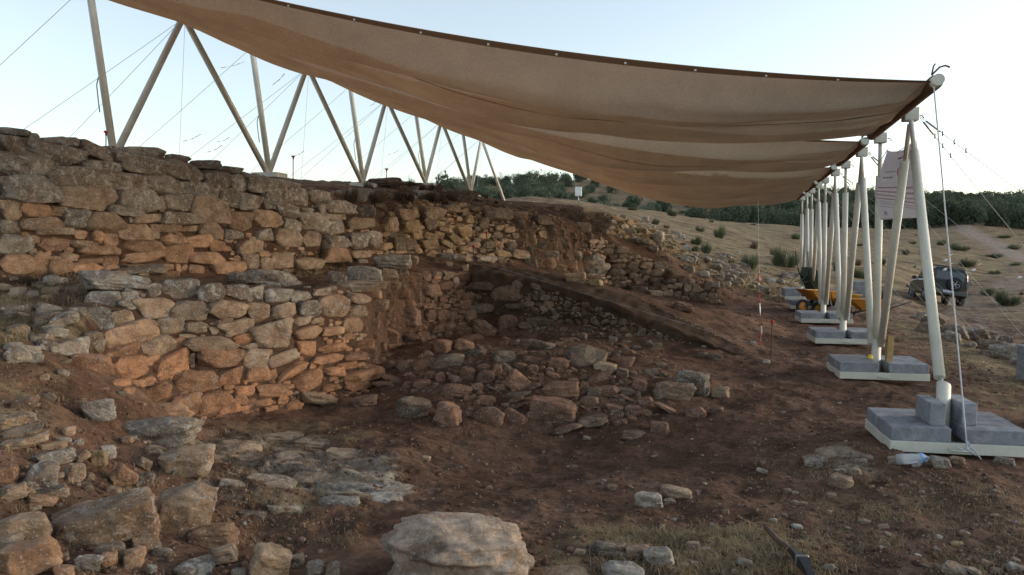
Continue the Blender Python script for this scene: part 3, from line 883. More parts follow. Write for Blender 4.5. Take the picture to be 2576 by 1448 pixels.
far = conv([(0,915,125,955,'b'),(25,960,130,1005,'b'),(0,1005,155,1075,'b'),(210,1010,290,1035,'b'),(180,1045,260,1095,'b'),(400,1010,520,1075,'t'),(550,1025,670,1090,'t'),(380,1090,470,1160,'b'),(490,1100,620,1140,'b'),(640,1100,720,1145,'b'),
 (690,1155,760,1215,'t'),(765,1155,840,1225,'t'),(590,1140,670,1200,'t'),(740,1225,790,1265,'b'),(830,1225,900,1280,'t'),(905,1230,990,1290,'t'),(870,1120,935,1220,'b'),(935,1125,1015,1200,'g'),(990,1200,1025,1260,'t')], *ZF)
side = conv([(370,570,640,750,'r'),(410,470,580,560,'r'),(640,330,800,450,'r'),(870,110,940,180,'b'),(1050,140,1110,235,'t'),(850,200,960,265,'b'),(950,260,1010,340,'t'),(980,390,1060,470,'r'),(900,470,975,530,'r'),(800,455,890,515,'r'),(900,600,990,690,'r'),(620,520,760,570,'r'),(480,300,580,370,'r'),(90,680,220,780,'r'),(60,960,200,1070,'r')], *Z7)
ledge = conv([(430,725,690,830,'g'),(680,730,757,800,'t'),(480,830,600,910,'t'),(230,810,480,925,'g'),(90,850,235,945,'g'),(600,830,680,880,'t'),(160,920,500,990,'t'),(500,925,620,985,'t'),(370,985,480,1050,'o'),(0,1015,225,1190,'t'),(225,1010,375,1095,'t'),
 (370,1060,525,1145,'t'),(230,1100,360,1190,'t'),(180,1195,330,1305,'o'),(30,1260,190,1310,'o'),(0,1385,205,1448,'o'),(0,1190,45,1250,'o'),(300,755,380,800,'g')], *Z3)

def wall_root(name, pt, label):
    p = P(*pt)
    return empty(name, (p.x, p.y, p.z), label, 'stone wall')
upper_wall = wall_root('stone_wall', (350,690,11.3), 'tall dry stone wall of grey and orange limestone on the left')
lower_wall = wall_root('stone_wall', (650,1035,8.6), 'lower curved dry stone wall of orange limestone blocks in front of the tall wall')
back_wall = wall_root('stone_wall', (1150,650,17.8), 'crumbling dark rubble wall running behind the earth baulk in the middle')
side_wall = wall_root('stone_wall', (1050,860,13.8), 'reddish collapsed stone face in the back left corner of the pit')
far_wall = wall_root('stone_wall', (1680,750,23.9), 'low coursed wall of squared stones at the far end of the dig')
small_wall = wall_root('stone_wall', (1600,600,26), 'pale wall of small stones high on the far slope above the coursed wall')
def mark(bs):
    for b in bs: occ_set(b)
mark(upper); mark(lower); mark(back); mark(far); mark(side); mark(ledge)
def tone_upper(u, v, rs):
    t = (v - (330 + u * 0.16)) / max(60, 360 - u * 0.2)
    if t < .42: return 'g' if rs.random() < .85 else 't'
    if t < .6: return rs.choice('ggtto')
    return rs.choice('tooot')
up_fill = fill([(-10,322),(60,328),(120,350),(270,374),(420,396),(560,424),(640,438),(745,455),(750,480),(860,500),(950,535),(955,640),(820,672),(700,688),(420,690),(270,695),(-10,698)], (.11,.20), (1.3,2.6), tone_upper, 11, dart=2600)
build_wall(upper_wall, upper, up_fill)
def tone_lower(u, v, rs):
    if v < 760: return rs.choice('ggt')
    return rs.choice('ttoo') if v < 860 else rs.choice('oooor')
low_fill = fill([(240,770),(330,712),(560,716),(930,728),(930,985),(870,1003),(700,1032),(500,1060),(330,990),(235,900)], (.07,.15), (1.5,3.2), tone_lower, 12, dart=2600, slope=-0.05)
build_wall(lower_wall, lower + ledge[9:], low_fill, warm=850)
bk_fill = fill([(955,535),(1050,505),(1150,515),(1300,528),(1400,545),(1465,565),(1522,604),(1525,715),(1475,705),(1400,678),(1300,665),(1180,652),(1050,642),(955,640)], (.12,.27), (1.1,2.2),
               lambda u, v, rs: ('y' if (u < 1180 and rs.random() < .55) else ('o' if rs.random() < .2 else rs.choice('btbd'))) if u < 1260 else rs.choice('bbkt' if v < 640 else 'bkto'), 13, dart=5200)
build_wall(back_wall, back, bk_fill, inset=-.10)
sd_fill = fill([(930,728),(985,705),(1060,692),(1180,684),(1185,838),(1090,850),(1000,872),(955,925),(930,985)], (.10,.22), (1.0,2.0), lambda u, v, rs: rs.choice('rrrb' if v < 760 else 'rrro'), 14, dart=3000)
build_wall(side_wall, side, sd_fill, inset=-.02)
fr_fill = fill([(1525,610),(1600,642),(1700,682),(1818,724),(1812,765),(1700,752),(1600,735),(1525,718)], (.13,.24), (1.1,2.2), lambda u, v, rs: rs.choice('btbt'), 15, dart=2500)
build_wall(far_wall, far, fr_fill, inset=-.05)
sm_fill = fill([(1540,540),(1640,560),(1690,580),(1700,612),(1620,610),(1530,590)], (.12,.2), (1.1,1.8), lambda u, v, rs: rs.choice('tgyp'), 16, dart=1200)
build_wall(small_wall, [], sm_fill)
# crest of the mound
crest = empty('crest_rocks', P(980,470,20), 'dark boulders and slabs scattered along the earth crest of the mound', 'rocks')
for b in conv([(370,150,625,210,'d'),(620,185,780,205,'d')], *Z3): put_stone(crest, b[:4], b[4], -4, False, PROTO_BIG, 'slab')
cr_fill = fill([(745,462),(820,484),(900,470),(1100,470),(1190,500),(1290,515),(1540,540),(1520,600),(1400,542),(1300,526),(1150,512),(1050,500),(960,526),(860,495)], (.12,.30), (1.4,2.6), lambda u, v, rs: rs.choice('gdgd') if u < 1150 else rs.choice('dddb'), 17, dart=1200)
for b in cr_fill[:200]: put_stone(crest, b[:4], b[4], b[5], True, None, 'rock', rs=rnd)
# ledge boulders between the two walls
ledge_o = empty('ledge_boulders', P(1000,690,13.5), 'row of large grey boulders capping the corner where the lower wall turns back', 'boulders')
for b in ledge[:9]: put_stone(ledge_o, b[:4], b[4], b[5], False, PROTO_BIG, 'boulder')
for b in conv([(650,1255,1100,1385,'g'),(850,1210,1210,1260,'g'),(1850,1240,2240,1360,'g'),(1700,1250,1870,1330,'g')], *Z1): put_stone(ledge_o, b[:4], b[4], b[5], False, PROTO_BIG, 'boulder')

# ------------------------------------------------------------------ earth baulk
b_lo = [(1190,686,15.4),(1290,694,15.2),(1400,716,14.9),(1500,751,14.3),(1600,791,13.8),(1680,823,13.4),(1750,851,13.1),(1820,878,12.8),(1868,898,12.55)]
b_up = [(1190,666,16.3),(1290,674,16.1),(1400,691,15.9),(1500,716,15.5),(1600,749,15.0),(1680,783,14.4),(1750,815,14.0),(1820,850,13.55),(1885,882,13.2)]
baulk = empty('earth_baulk', P(1500,850,13.9), 'long narrow bank of dark earth left standing across the dig', 'earth bank')
def resample(pts, n):
    A = np.array([list(P(*p)) for p in pts])
    d = np.r_[0, np.cumsum(np.linalg.norm(np.diff(A, axis=0), axis=1))]
    t = np.linspace(0, d[-1], n)
    return np.stack([np.interp(t, d, A[:, k]) for k in range(3)], 1)
NB = 150
lo, up_ = resample(b_lo, NB), resample(b_up, NB)
base_f = lo.copy(); base_f[:, 2] = -0.15; base_f[:, 1] -= 0.12
base_b = up_.copy(); base_b[:, 2] = -0.15
rows = []
for k in range(26): rows.append(base_f + (lo - base_f) * (k / 25) ** 0.9)
for k in range(1, 10): rows.append(lo + (up_ - lo) * k / 9)
for k in range(1, 6): rows.append(up_ + (base_b - up_) * k / 5)
BV = np.array(rows)
nn_ = fbm(BV[..., 0] * 6 + BV[..., 2] * 3, BV[..., 2] * 7, 5)
BV[:26, :, 1] -= 0.10 * nn_[:26] + 0.03
BV[22:30, :, 1] -= 0.10 * fbm(BV[22:30, :, 0] * 3.5, BV[22:30, :, 0] * 1.5 + 9, 4)
BV[20:34, :, 2] += 0.07 * fbm(BV[20:34, :, 0] * 5, BV[20:34, :, 1] * 5, 4)
nrb = len(rows)
ii = np.arange(nrb * NB).reshape(nrb, NB)
bq = np.stack([ii[:-1, :-1], ii[:-1, 1:], ii[1:, 1:], ii[1:, :-1]], -1).reshape(-1, 4)
bc = np.array(baulk.location)
link('earth', np_mesh('earth', BV.reshape(-1, 3) - bc, bq, M_BAULK, True), baulk)
BBV = BVHTree.FromPolygons(BV.reshape(-1, 3).tolist(), bq.tolist())
_hit0 = hit
def hit(u, v):
    d = ray(u, v).normalized()
    a = _hit0(u, v)
    b = BBV.ray_cast(EYE, d)[0]
    if b is not None and (a is None or b.y < a.y): return b
    return a
for j in range(DM.shape[0]):
    for i in range(140, 240):
        if 80 < j < 115:
            h_ = hit(i * STEP, j * STEP)
            if h_: DM[j, i] = h_.y
bk2 = fill([(1310,745),(1400,735),(1500,775),(1600,815),(1700,850),(1800,885),(1760,868),(1650,855),(1500,848),(1330,835)], (.05,.13), (1.0,1.7), lambda u, v, rs: rs.choice('bbbdg') if rs.random() < .85 else 't', 18, dart=3000, scale_small=.6)
bh = conv([(1340,350,1630,510,'b'),(1090,310,1350,400,'d'),(1140,410,1250,500,'b',20),(1115,530,1365,620,'b',-8),(1480,520,1690,585,'b'),(1880,540,1970,620,'b',35),(1930,600,2030,680,'t',-55),(1720,330,1840,390,'b',20),(1760,380,1870,450,'b'),(1550,300,1640,370,'b',45)], *Z7)
for b in bh: put_stone(baulk, b[:4], b[4], b[5], True, PROTO_R)
bk2.sort(key=lambda b: -(b[2] - b[0]))
for b in bk2[:280]: put_stone(baulk, b[:4], b[4], rnd.uniform(-30, 30), True, PROTO_R)
if len(bk2) > 280: join_stones('small_stones', baulk, bk2[280:], PROTO_LOW, 6)
print('baulk', len(bk2))

# ------------------------------------------------------------------ rubble in the pit
rubble = empty('rubble_heap', P(1350,980,10.3), 'heap of tumbled reddish stones filling the middle of the pit', 'rubble')
rub = conv([(410,800,700,920,'r'),(730,850,945,1010,'r'),(730,1000,1095,1150,'t'),(940,860,1170,990,'r',12),(1030,810,1260,900,'r'),(900,720,1160,810,'r'),(1130,670,1390,840,'r',32),(1590,680,1790,770,'b'),
 (1390,600,1600,760,'r'),(1680,640,1940,740,'b'),(1330,960,1590,1105,'t',8),(1720,865,1970,990,'t',12),(2100,900,2369,1150,'b'),(2200,795,2290,890,'t'),(1020,1120,1180,1280,'r'),(660,1180,775,1270,'r'),(770,1180,880,1300,'r'),
 (890,1220,1050,1300,'r',12),(1180,1160,1380,1310,'r'),(1340,1100,1440,1230,'r'),(550,1260,740,1360,'r'),(820,1300,1140,1440,'r',6),(1115,1290,1270,1390,'r'),(1430,1260,1610,1360,'r'),(1480,1170,1720,1370,'r',38),
 (1560,1100,1690,1160,'r'),(1690,1115,1810,1190,'r'),(1890,1050,2110,1160,'r'),(1660,1045,1860,1100,'r'),(250,1050,350,1190,'r',52),(240,1220,480,1310,'r',15),(150,1280,400,1330,'r'),(1450,1390,1730,1448,'t')], *Z7)
rub += conv([(500,270,835,520,'t',10),(530,150,630,250,'t'),(860,195,960,270,'t'),(700,460,945,590,'t'),(950,520,1080,640,'t'),(1080,570,1180,640,'b'),(1120,640,1280,800,'r'),(1350,810,1475,880,'b'),(920,750,1145,820,'b'),
 (910,820,1050,880,'r'),(1155,775,1215,890,'t'),(1340,890,1610,1050,'r',25),(1700,945,1930,1090,'r'),(1960,960,2110,1040,'r'),(1310,1090,1520,1270,'r'),(1030,940,1220,1030,'r'),(530,1010,880,1200,'t',-14),(990,1215,1260,1310,'t'),
 (0,800,520,1130,'r'),(150,650,540,860,'r'),(1810,370,1950,440,'b'),(1940,370,2090,470,'b'),(1240,240,1340,300,'b'),(1330,270,1440,320,'b'),(1000,240,1110,290,'b'),(1110,290,1210,350,'b'),(1000,330,1090,370,'t'),
 (1350,480,1490,540,'b'),(1400,580,1480,640,'b'),(200,420,430,550,'r'),(420,620,540,760,'r'),(540,680,650,750,'r')], *Z5)
rub += conv([(275,420,480,570,'t',8),(480,430,690,620,'r',18),(40,430,190,500,'r')], *Z4)
big_blocks = conv([(1340,700,1790,910,'t',6),(1560,580,1990,860,'g',5),(1980,740,2170,880,'t')], *Z5)
rub = [(*b[:4], ('b' if (k_ % 3) else 't') if b[4] == 't' else b[4], b[5]) for k_, b in enumerate(rub)]
mark(rub); mark(big_blocks)
for b in rub: put_stone(rubble, b[:4], b[4], b[5], False, PROTO_BIG if b[2]-b[0] > 60 else None, sink=0.2, grow=1.08)
rpoly = [(960,1000),(990,930),(1080,880),(1200,850),(1350,850),(1500,855),(1640,880),(1700,930),(1660,1000),(1600,1060),(1420,1080),(1330,1060),(1190,1050),(1050,1040)]
rf = fill(rpoly, (.09,.21), (1.1,2.0), lambda u, v, rs: rs.choice('rrrrbr'), 19, dart=7000, scale_small=.35)
rf = [b for b in rf if rnd.random() < .93]
rf.sort(key=lambda b: -(b[2] - b[0]))
for b in rf[:230]: put_stone(rubble, b[:4], b[4], rnd.uniform(-32, 32), False, None, sink=0.22, grow=1.35)
if len(rf) > 230: join_stones('small_stones', rubble, rf[230:], PROTO_LOW, 8)
print('rubble', len(rf))
# ------------------------------------------------------------------ loose rocks: things of their own
def loose(b, label, cat='rock', name='rock', group=None, protos=None, tilt=None, sink=0.1, depth_k=None, tone=None):
    o = put_stone(None, b[:4], tone or b[4], b[5] if b[5] is not None else tilt, False, protos, name, sink, depth_k, grow=1.03)
    if o: tag(o, label, cat, group)
    if len(label.replace('-', ' ').split()) > 15: print('LONG', label)
    return o
for b, lab in zip(big_blocks, ['wide flat-faced block on the right edge of the rubble', 'grey squared boulder on top at the right end of the rubble', 'rounded tan stone poking out right of the squared boulder']):
    loose(b, lab, 'boulder', 'boulder', None, PROTO_BIG, sink=0.0)
fore = [
 ((195,1135,1090,1510,'h',2), Z4, 'huge pale pitted boulder at the bottom centre edge of the view', .8),
 ((610,900,880,1080,'g'), Z2, 'round grey boulder sitting alone on the soil slope below the lower wall', None),
 ((880,1040,1500,1280,'g',-4), Z2, 'long pale slab lying at the foot of the lower wall', .6),
 ((1110,935,1440,1050,'o'), Z2, 'flat brown slab tucked behind the long pale slab at the foot of the wall', None),
 ((1200,170,1600,410,'t',-6), Z6, 'tan squared block below the long pale slab, at the edge of the bare bedrock', None),
 ((430,560,1175,960,'t',-12), Z6, 'long white-flecked boulder tilting up to the right in the left foreground', .6),
 ((1150,440,1610,880,'t'), Z6, 'bulky brown boulder right of the long white-flecked one', None),
 ((-60,670,385,940,'t',-11), Z6, 'elongated pale block cut by the left edge of the view', None),
 ((-40,880,425,1160,'o',-11), Z6, 'orange block in the bottom left corner', None),
 ((400,1060,555,1190,'o'), Z6, 'small orange stone half out of the bottom edge, right of the corner block', None),
 ((750,960,885,1080,'o'), Z6, 'small orange wedge stone under the long white-flecked boulder', None),
 ((915,920,1095,1100,'o'), Z6, 'chunky orange stone right of the small wedge stone', None),
 ((1410,750,1790,950,'o'), Z6, 'flat orange slab under the bulky brown boulder', None),
 ((1560,920,1780,1060,'t'), Z6, 'rounded tan stone below the flat orange slab', None),
 ((1800,840,2240,1260,'t',27), Z6, 'long stone slab leaning down to the right at the bottom edge', .6),
 ((1280,1030,1610,1200,'g'), Z6, 'pinkish grey boulder half out of the bottom edge left of the leaning slab', None),
 ((1730,1080,1850,1190,'g'), Z6, 'small pale stone at the bottom edge against the leaning slab', None),
 ((1090,1060,1180,1141,'g'), Z6, 'small round grey stone left of the pinkish grey boulder', None),
 ((2130,980,2280,1100,'t'), Z6, 'tan stone wedged right of the leaning slab', None),
 ((2280,1030,2430,1160,'g'), Z6, 'tan stone between the leaning slab and the huge pitted boulder', None),
 ((2430,1040,2560,1160,'t'), Z6, 'small stone just left of the huge pitted boulder', None),
 ((280,1290,580,1400,'g'), Z2, 'grey lichen-crusted stone lying across two others on the left slope', None),
 ((300,1230,500,1290,'t'), Z2, 'pale stone behind the grey lichen-crusted stone', None),
 ((180,290,450,520,'g'), Z6, 'large rounded tan stone under the lichen-crusted stone', None),
 ((480,290,640,460,'t'), Z6, 'upright pointed tan stone right of the large rounded one', None),
 ((575,190,660,300,'t',50), Z6, 'slim tilted stone left of the square-cut tan stone', None),
 ((660,195,800,340,'y'), Z6, 'square-cut yellow stone beside the pinkish one', None),
 ((740,165,870,265,'p'), Z6, 'pinkish pale stone right of the square-cut yellow one', None),
 ((840,305,1010,485,'o',-42), Z6, 'oblong pinkish stone leaning up to the right on the soil', None),
 ((1015,240,1155,370,'t',35), Z6, 'knobbly stone above the darker round one left of the tan block', None),
 ((965,370,1160,500,'b'), Z6, 'darker round stone left of the tan block', None),
 ((-10,310,135,455,'o'), Z6, 'pink stone at the left edge below the flat slabs', None),
 ((-10,460,150,540,'t',-10), Z6, 'flat stone at the left edge under the pink stone', None),
 ((265,480,500,590,'t',-10), Z6, 'flat tan stone lying below the large rounded one', None),
 ((640,370,715,440,'t'), Z6, 'small thin stone right of the upright pointed one', None),
 ((-10,1015,250,1145,'t'), Z2, 'lumpy pale rock at the left edge above the two flat slabs', None),
 ((-10,1130,300,1210,'t',-8), Z2, 'upper of two flat slabs stacked at the left edge', None),
 ((0,1180,360,1280,'t',-8), Z2, 'lower of two flat slabs stacked at the left edge', None),
 ((470,1110,570,1190,'t'), Z2, 'small pale stone on the bare soil left of the long slab', None),
 ((2230,830,2535,985,'t',14), Z2, 'large humped boulder at the right foot of the lower wall', None),
 ((1630,980,1790,1075,'p'), Z4, 'pinkish speckled rock alone on the pit floor right of centre', None),
 ((1770,950,1960,1020,'t',9), Z4, 'long flat stone behind the pinkish speckled rock', None),
 ((1470,935,1530,975,'t'), Z4, 'small pale stone left of the pinkish speckled rock', None),
 ((1380,1260,1600,1340,'b'), Z4, 'low tan rock in the dry grass right of the huge boulder', None),
 ((1580,1280,1720,1350,'t'), Z4, 'rounded rock second from the huge boulder in the dry grass', None),
 ((1680,1290,1850,1400,'p'), Z4, 'pitted pale rock third from the huge boulder in the dry grass', None),
 ((1440,1380,1700,1470,'p'), Z4, 'white crusty rock cut by the bottom edge', None),
 ((1080,1420,1380,1490,'t'), Z4, 'flat rock at the bottom edge right below the huge boulder', None),
 ((520,135,615,190,'p',15), ZR, 'clean white stone on the brown soil left of the grass patch', None),
 ((1080,190,1270,300,'t',8), ZR, 'pitted tan rock lying in front of the pale rock ledge', None),
 ((1055,330,1140,365,'t'), ZR, 'smooth flat stone just below the pitted tan rock', None),
 ((1290,530,1400,570,'t'), ZR, 'flat tan stone in the soil below the platform', None),
 ((1500,625,1565,670,'t',20), ZR, 'small tilted stone on the soil up and right of the pick', None),
 ((2070,620,2160,670,'t',12), ZR, 'pale stone at the lower right, upper of a pair', None),
 ((2010,700,2110,745,'y'), ZR, 'yellowish stone at the lower right, lower of a pair', None),
 ((1945,880,2150,960,'t',8), ZR, 'large flat stone near the bottom right corner', None),
 ((2140,900,2250,965,'t',15), ZR, 'stone touching the large flat one near the bottom right corner', None),
 ((2450,540,2540,590,'r'), ZR, 'reddish stone at the right edge of the view', None),
 ((10,850,100,905,'t'), ZR, 'rounded stone beside the hollow in the dry grass', None),
 ((1525,50,1640,112,'g'), ZR, 'stone propping the near left corner of the platform beside the bottle', None),
 ((1860,55,2010,145,'g'), ZR, 'round stone propping the platform right of the bottle', None),
 ((2012,55,2120,112,'t'), ZR, 'tan stone propping the platform, next to the round one', None),
 ((2350,58,2510,120,'g'), ZR, 'flat stone under the right part of the near platform', None),
 ((1930,720,2150,880,'g'), Z3, 'large grey boulder on top of the small masonry pillar behind the baulk', None),
 ((230,730,390,790,'g',10), ZF, 'pale flat slab lying on the far slope', None),
 ((400,660,510,780,'p'), ZF, 'upright bluish white boulder on the far slope', None),
 ((910,1055,1060,1110,'g'), ZF, 'wide grey slab on the far slope above the end of the wall', None),
 ((1070,1080,1140,1130,'g'), ZF, 'grey stone right of the wide slab on the far slope', None),
 ((1160,1090,1240,1150,'g'), ZF, 'squat grey rock second right of the wide slab on the far slope', None),
 ((860,880,950,960,'g',30), ZF, 'pointed grey stone standing up on the far slope', None),
 ((300,520,370,590,'g'), ZF, 'grey boulder at the top of the pale small-stone wall', None),
 ((590,1310,780,1400,'r',10), ZF, 'brown slab lying on the floor behind the earth baulk', None),
 ((1540,1100,1610,1150,'g'), ZF, 'dark grey rock on the straw slope left of the poles', None),
]
for b, Z, lab, dk in fore:
    bb = conv([b], *Z)[0]
    wide = bb[2] - bb[0]
    loose(bb, lab, 'boulder' if wide > 75 else 'stone', 'boulder' if wide > 75 else 'stone', None, PROTO_HUGE if lab.startswith('huge') else PROTO_BIG if wide > 34 else (PROTO_R + PROTO), sink=0.03, depth_k=dk)
pillar = empty('masonry_pillar', P(1487,715,17.6), 'small pillar stub of pale blocks under the grey boulder behind the baulk', 'masonry')
for b in conv([(1860,860,2010,930,'y'),(2010,865,2110,920,'p'),(2030,910,2140,955,'y'),(1940,900,2040,950,'t'),(1760,795,1860,845,'y'),(1880,870,1960,910,'t')], *Z3): put_stone(pillar, b[:4], b[4], 0, False, None, 'block')

bed = empty('bedrock_outcrop', P(700,1170,6.7), 'bare pale bedrock breaking through the dry grass at the foot of the lower wall', 'bedrock')
rsb = random.Random(77)
for (u, v, w, h_, t_) in [(600,1120,110,34,12),(700,1095,120,30,10),(800,1110,110,28,6),(620,1170,120,40,14),(740,1150,120,38,12),(860,1140,80,26,10),(580,1215,70,30,18),(680,1215,120,42,16),(800,1195,130,38,12),(900,1220,120,36,6),(960,1250,90,30,4),(850,1258,100,34,8),(720,1275,90,34,16),(640,1290,70,28,14),(985,1222,60,18,3),(560,1150,60,26,14)]:
    put_stone(bed, (u - w/2, v - h_, u + w/2, v + h_ * .25), 'p' if u > 800 and v > 1210 else rsb.choice('kttb'), t_ * .6, False, PROTO_BIG, 'slab', .68, depth_k=.9, rs=rsb)
rsb = random.Random(78)
ledg = empty('bedrock_outcrop', P(2120,1150,6.6), 'low pale rock ledge in the soil left of the nearest base', 'bedrock')
for (u, v, w, h_, t_) in [(2120,1145,110,22,-4),(2060,1160,70,18,0),(2170,1150,60,16,4)]:
    put_stone(ledg, (u - w/2, v - h_, u + w/2, v + 4), 'k', t_, False, PROTO_BIG, 'slab', .4, depth_k=.8, rs=rsb)
# slope kerb on the left and other small loose stones, alike within their group
groups = [
 ('loose stones on the left slope', 'small loose stone on the bare slope left below the walls', [(0,880),(240,850),(330,930),(300,1080),(520,1120),(540,1240),(420,1448),(0,1448)], 60, (.05,.16), 'ttogb', 21),
 ('grey stones along the left kerb', 'weathered grey stone along the left terrace edge', [(0,850),(130,820),(250,760),(240,850),(120,890),(0,930)], 20, (.14,.30), 'gggt', 22),
 ('stones on the left terrace', 'stone half buried in the left grassy terrace', [(0,700),(300,690),(250,760),(0,850)], 18, (.10,.28), 'gtg', 23),
 ('small stones on the pit floor', 'small stone on the dark pit floor', [(900,1080),(1700,1080),(1900,1000),(2200,1150),(2000,1350),(1100,1280),(1050,1180)], 25, (.04,.09), 'pttr', 24),
 ('stones in the right foreground', 'small stone on the right foreground soil', [(1450,1380),(1900,1250),(2150,1130),(2500,1190),(2576,1448),(1480,1448)], 46, (.04,.11), 'tpgt', 25),
 ('rocks of the outcrop right of the row', 'grey outcrop rock behind the nearest pole', [(2290,790),(2430,800),(2576,860),(2576,930),(2480,900),(2330,850)], 32, (.25,.65), 'gggb', 26),
 ('rocks scattered on the far slope', 'small rock on the far straw slope', [(1620,560),(1800,600),(2000,640),(2000,760),(1850,720),(1700,640)], 38, (.2,.5), 'ggpg', 27),
 ('rocks on the flat behind the row', 'small rock on the field behind the pole row', [(2040,600),(2400,600),(2560,700),(2560,800),(2200,740),(2040,720)], 14, (.2,.5), 'ggb', 28),
 ('rocks between the near platforms', 'stone on the ground beside the platforms', [(1900,770),(2040,880),(2110,1000),(2190,1100),(2000,1120),(1850,960)], 12, (.05,.10), 'tpr', 29),
 ('rocks on the far bank', 'light rock in the bank above the coursed wall', [(1600,580),(1700,600),(1830,690),(1900,720),(1820,735),(1700,670),(1610,625)], 35, (.2,.45), 'ggpb', 30),
]
ntag = {}
for gname, lab, poly, cnt, sz, tones, seed in groups:
    rs = random.Random(seed)
    us, vs_ = [p[0] for p in poly], [p[1] for p in poly]
    k = 0
    while k < cnt:
        u, v = rs.uniform(min(us), max(us)), rs.uniform(min(vs_), max(vs_))
        if not in_poly(u, v, poly): continue
        k += 1
        y = depth_at(u, v)
        if not (y == y): continue
        w = sz[0] * (sz[1] / sz[0]) ** (rs.random() ** 1.7) * F_PX / y
        h = w * rs.uniform(.4, .75)
        b = (u - w / 2, v - h, u + w / 2, v)
        if occ_frac(b) > .5 and w > 12: continue
        o = put_stone(None, b, rs.choice(tones), rs.uniform(-14, 14), False, PROTO_BIG if w > 60 else (PROTO + PROTO_R), 'loose_stone', .12, rs=rs)
        if o:
            wm = w * y / F_PX / sz[1]
            szw = 'tiny' if wm < .4 else ('medium-sized' if wm < .7 else 'large')
            side_ = ('left part' if u < min(us) + (max(us) - min(us)) * .36 else 'right part' if u > min(us) + (max(us) - min(us)) * .64 else 'middle')
            fb = 'nearer' if v > (min(vs_) + max(vs_)) / 2 else 'farther'
            lab2 = lab.replace('small ', '', 1) if lab.startswith('small ') else lab
            tag(o, f'{szw} {lab2}, {side_}, {fb}', 'stone', gname)
            ntag.setdefault(o['label'], []).append(o)

# gravel and clods: stuff
PROTO_TINY = [stone_mesh('crumb', 500 + i, 2, M_STONE_A, blocky=4.0, cuts=5, rough=.06) for i in range(6)]
def scatter_bits(name, polys, seed, smin, smax, tones):
    rs = random.Random(seed)
    VV, FF, TT = [], [], []
    base = 0
    pro = []
    for me in PROTO_TINY:
        a = np.empty(len(me.vertices) * 3, np.float32); me.vertices.foreach_get('co', a)
        f = np.empty(len(me.loops), np.int32); me.loops.foreach_get('vertex_index', f)
        pro.append((a.reshape(-1, 3), f.reshape(-1, 4)))
    for poly, cnt in polys:
        us, vs_ = [p[0] for p in poly], [p[1] for p in poly]
        k = 0
        while k < cnt:
            u, v = rs.uniform(min(us), max(us)), rs.uniform(min(vs_), max(vs_))
            if not in_poly(u, v, poly): continue
            k += 1
            p = hit(u, v)
            if p is None or p.y > 45: continue
            s = smin * (smax / smin) ** (rs.random() ** 2.4) * (1 + max(0, p.y - 8) * .05)
            a, f = pro[rs.randrange(6)]
            M = Euler((rs.uniform(-.4, .4), rs.uniform(-.4, .4), rs.uniform(0, 6.3))).to_matrix()
            A = (a * np.array([s, s * rs.uniform(.6, .9), s * rs.uniform(.4, .7)])) @ np.array(M).T + np.array(p)
            c, li = TONE[rs.choice(tones)]
            kk = rs.uniform(.7, 1.2)
            VV.append(A); FF.append(f + base); TT.append(np.tile(np.array([c[0] * kk, c[1] * kk, c[2] * kk, li]), (len(a), 1)))
            base += len(a)
    o = link(name, np_mesh(name, np.vstack(VV), np.vstack(FF), M_STONE_A, True, {'tint': np.vstack(TT)}))
    o['kind'] = 'stuff'
    o['label'] = 'fine gravel strewn over the soil' if name == 'gravel' else 'crumbs and clods of brown soil on the ground'
    return o
BITS = [([(880,1060),(1900,900),(2100,1100),(2576,1200),(2576,1448),(1300,1448),(1050,1280)], 2600), ([(0,900),(330,1000),(560,1120),(560,1448),(0,1448)], 900),
  ([(1820,740),(1990,790),(2300,1150),(1900,1150),(1850,900)], 700), ([(540,1080),(900,1060),(1040,1260),(700,1448),(540,1448)], 500),
  ([(745,480),(1200,500),(1530,560),(1520,700),(1180,650),(950,640)], 900), ([(930,730),(1190,700),(1500,850),(1700,880),(1650,1060),(1000,1050)], 1300),
  ([(1560,560),(1750,600),(2010,700),(2010,770),(1830,740),(1650,640)], 800), ([(2200,800),(2576,830),(2576,1000),(2350,980)], 400), ([(1880,880),(1500,700),(1620,760),(1800,850)], 300)]

scatter_bits('gravel', [(p_, int(n_ * .55)) for p_, n_ in BITS], 41, .010, .042, 'ttrrbsg')
scatter_bits('soil_clods', [(p_, int(n_ * 1.0)) for p_, n_ in BITS], 42, .012, .06, 'ssssr')
# ------------------------------------------------------------------ shelter: poles, platforms, blocks
def row_x(y): return 1.87 + 0.298 * y
PY = [7.2, 10.92, 14.64, 18.36, 22.08, 25.8]
ROT = R(-11.0)
Z_HEAD = 3.36
ordn = ['nearest', 'second', 'third', 'fourth', 'fifth', 'farthest']
def pole(name, a, b, r, parent, r2=None):
    o = Vector(parent.location)
    return MB().tube([Vector(a) - o, Vector(b) - o], r, 14, True, r2).build(name, M_POLE, parent)
def head_block(p, parent, s=.075):
    o = Vector(parent.location); p = Vector(p)
    m = MB().box(p - o, (2*s*1.05, 2*s, 2*s), Euler((0, 0, ROT)), .008)
    h = m.build('head_block', M_POLE, parent)
    k = MB()
    k.tube([p - o + Vector((.07, -.02, .0)), p - o + Vector((.12, -.04, -.02)), p - o + Vector((.135, -.04, -.045))], .008, 6)
    MB().tube([p - o + Vector((-.08, .0, -.02)), p - o + Vector((-.22, 0, -.0))], .008, 6).build('eye_bolt', M_STEEL, h)
    s_ = k.build('shackle', M_STEEL, h)
    return h
def curved_tube(a, b, sag, r, n=14, seg=6):
    a, b = Vector(a), Vector(b)
    return MB().tube([a.lerp(b, i / n) - Vector((0, 0, 4 * sag * (i / n) * (1 - i / n))) for i in range(n + 1)], r, seg, False)
block_me = MB().box((0, 0, 0), (.495, .200, .125), None, .006).mesh('concrete_block', M_BLOCK)
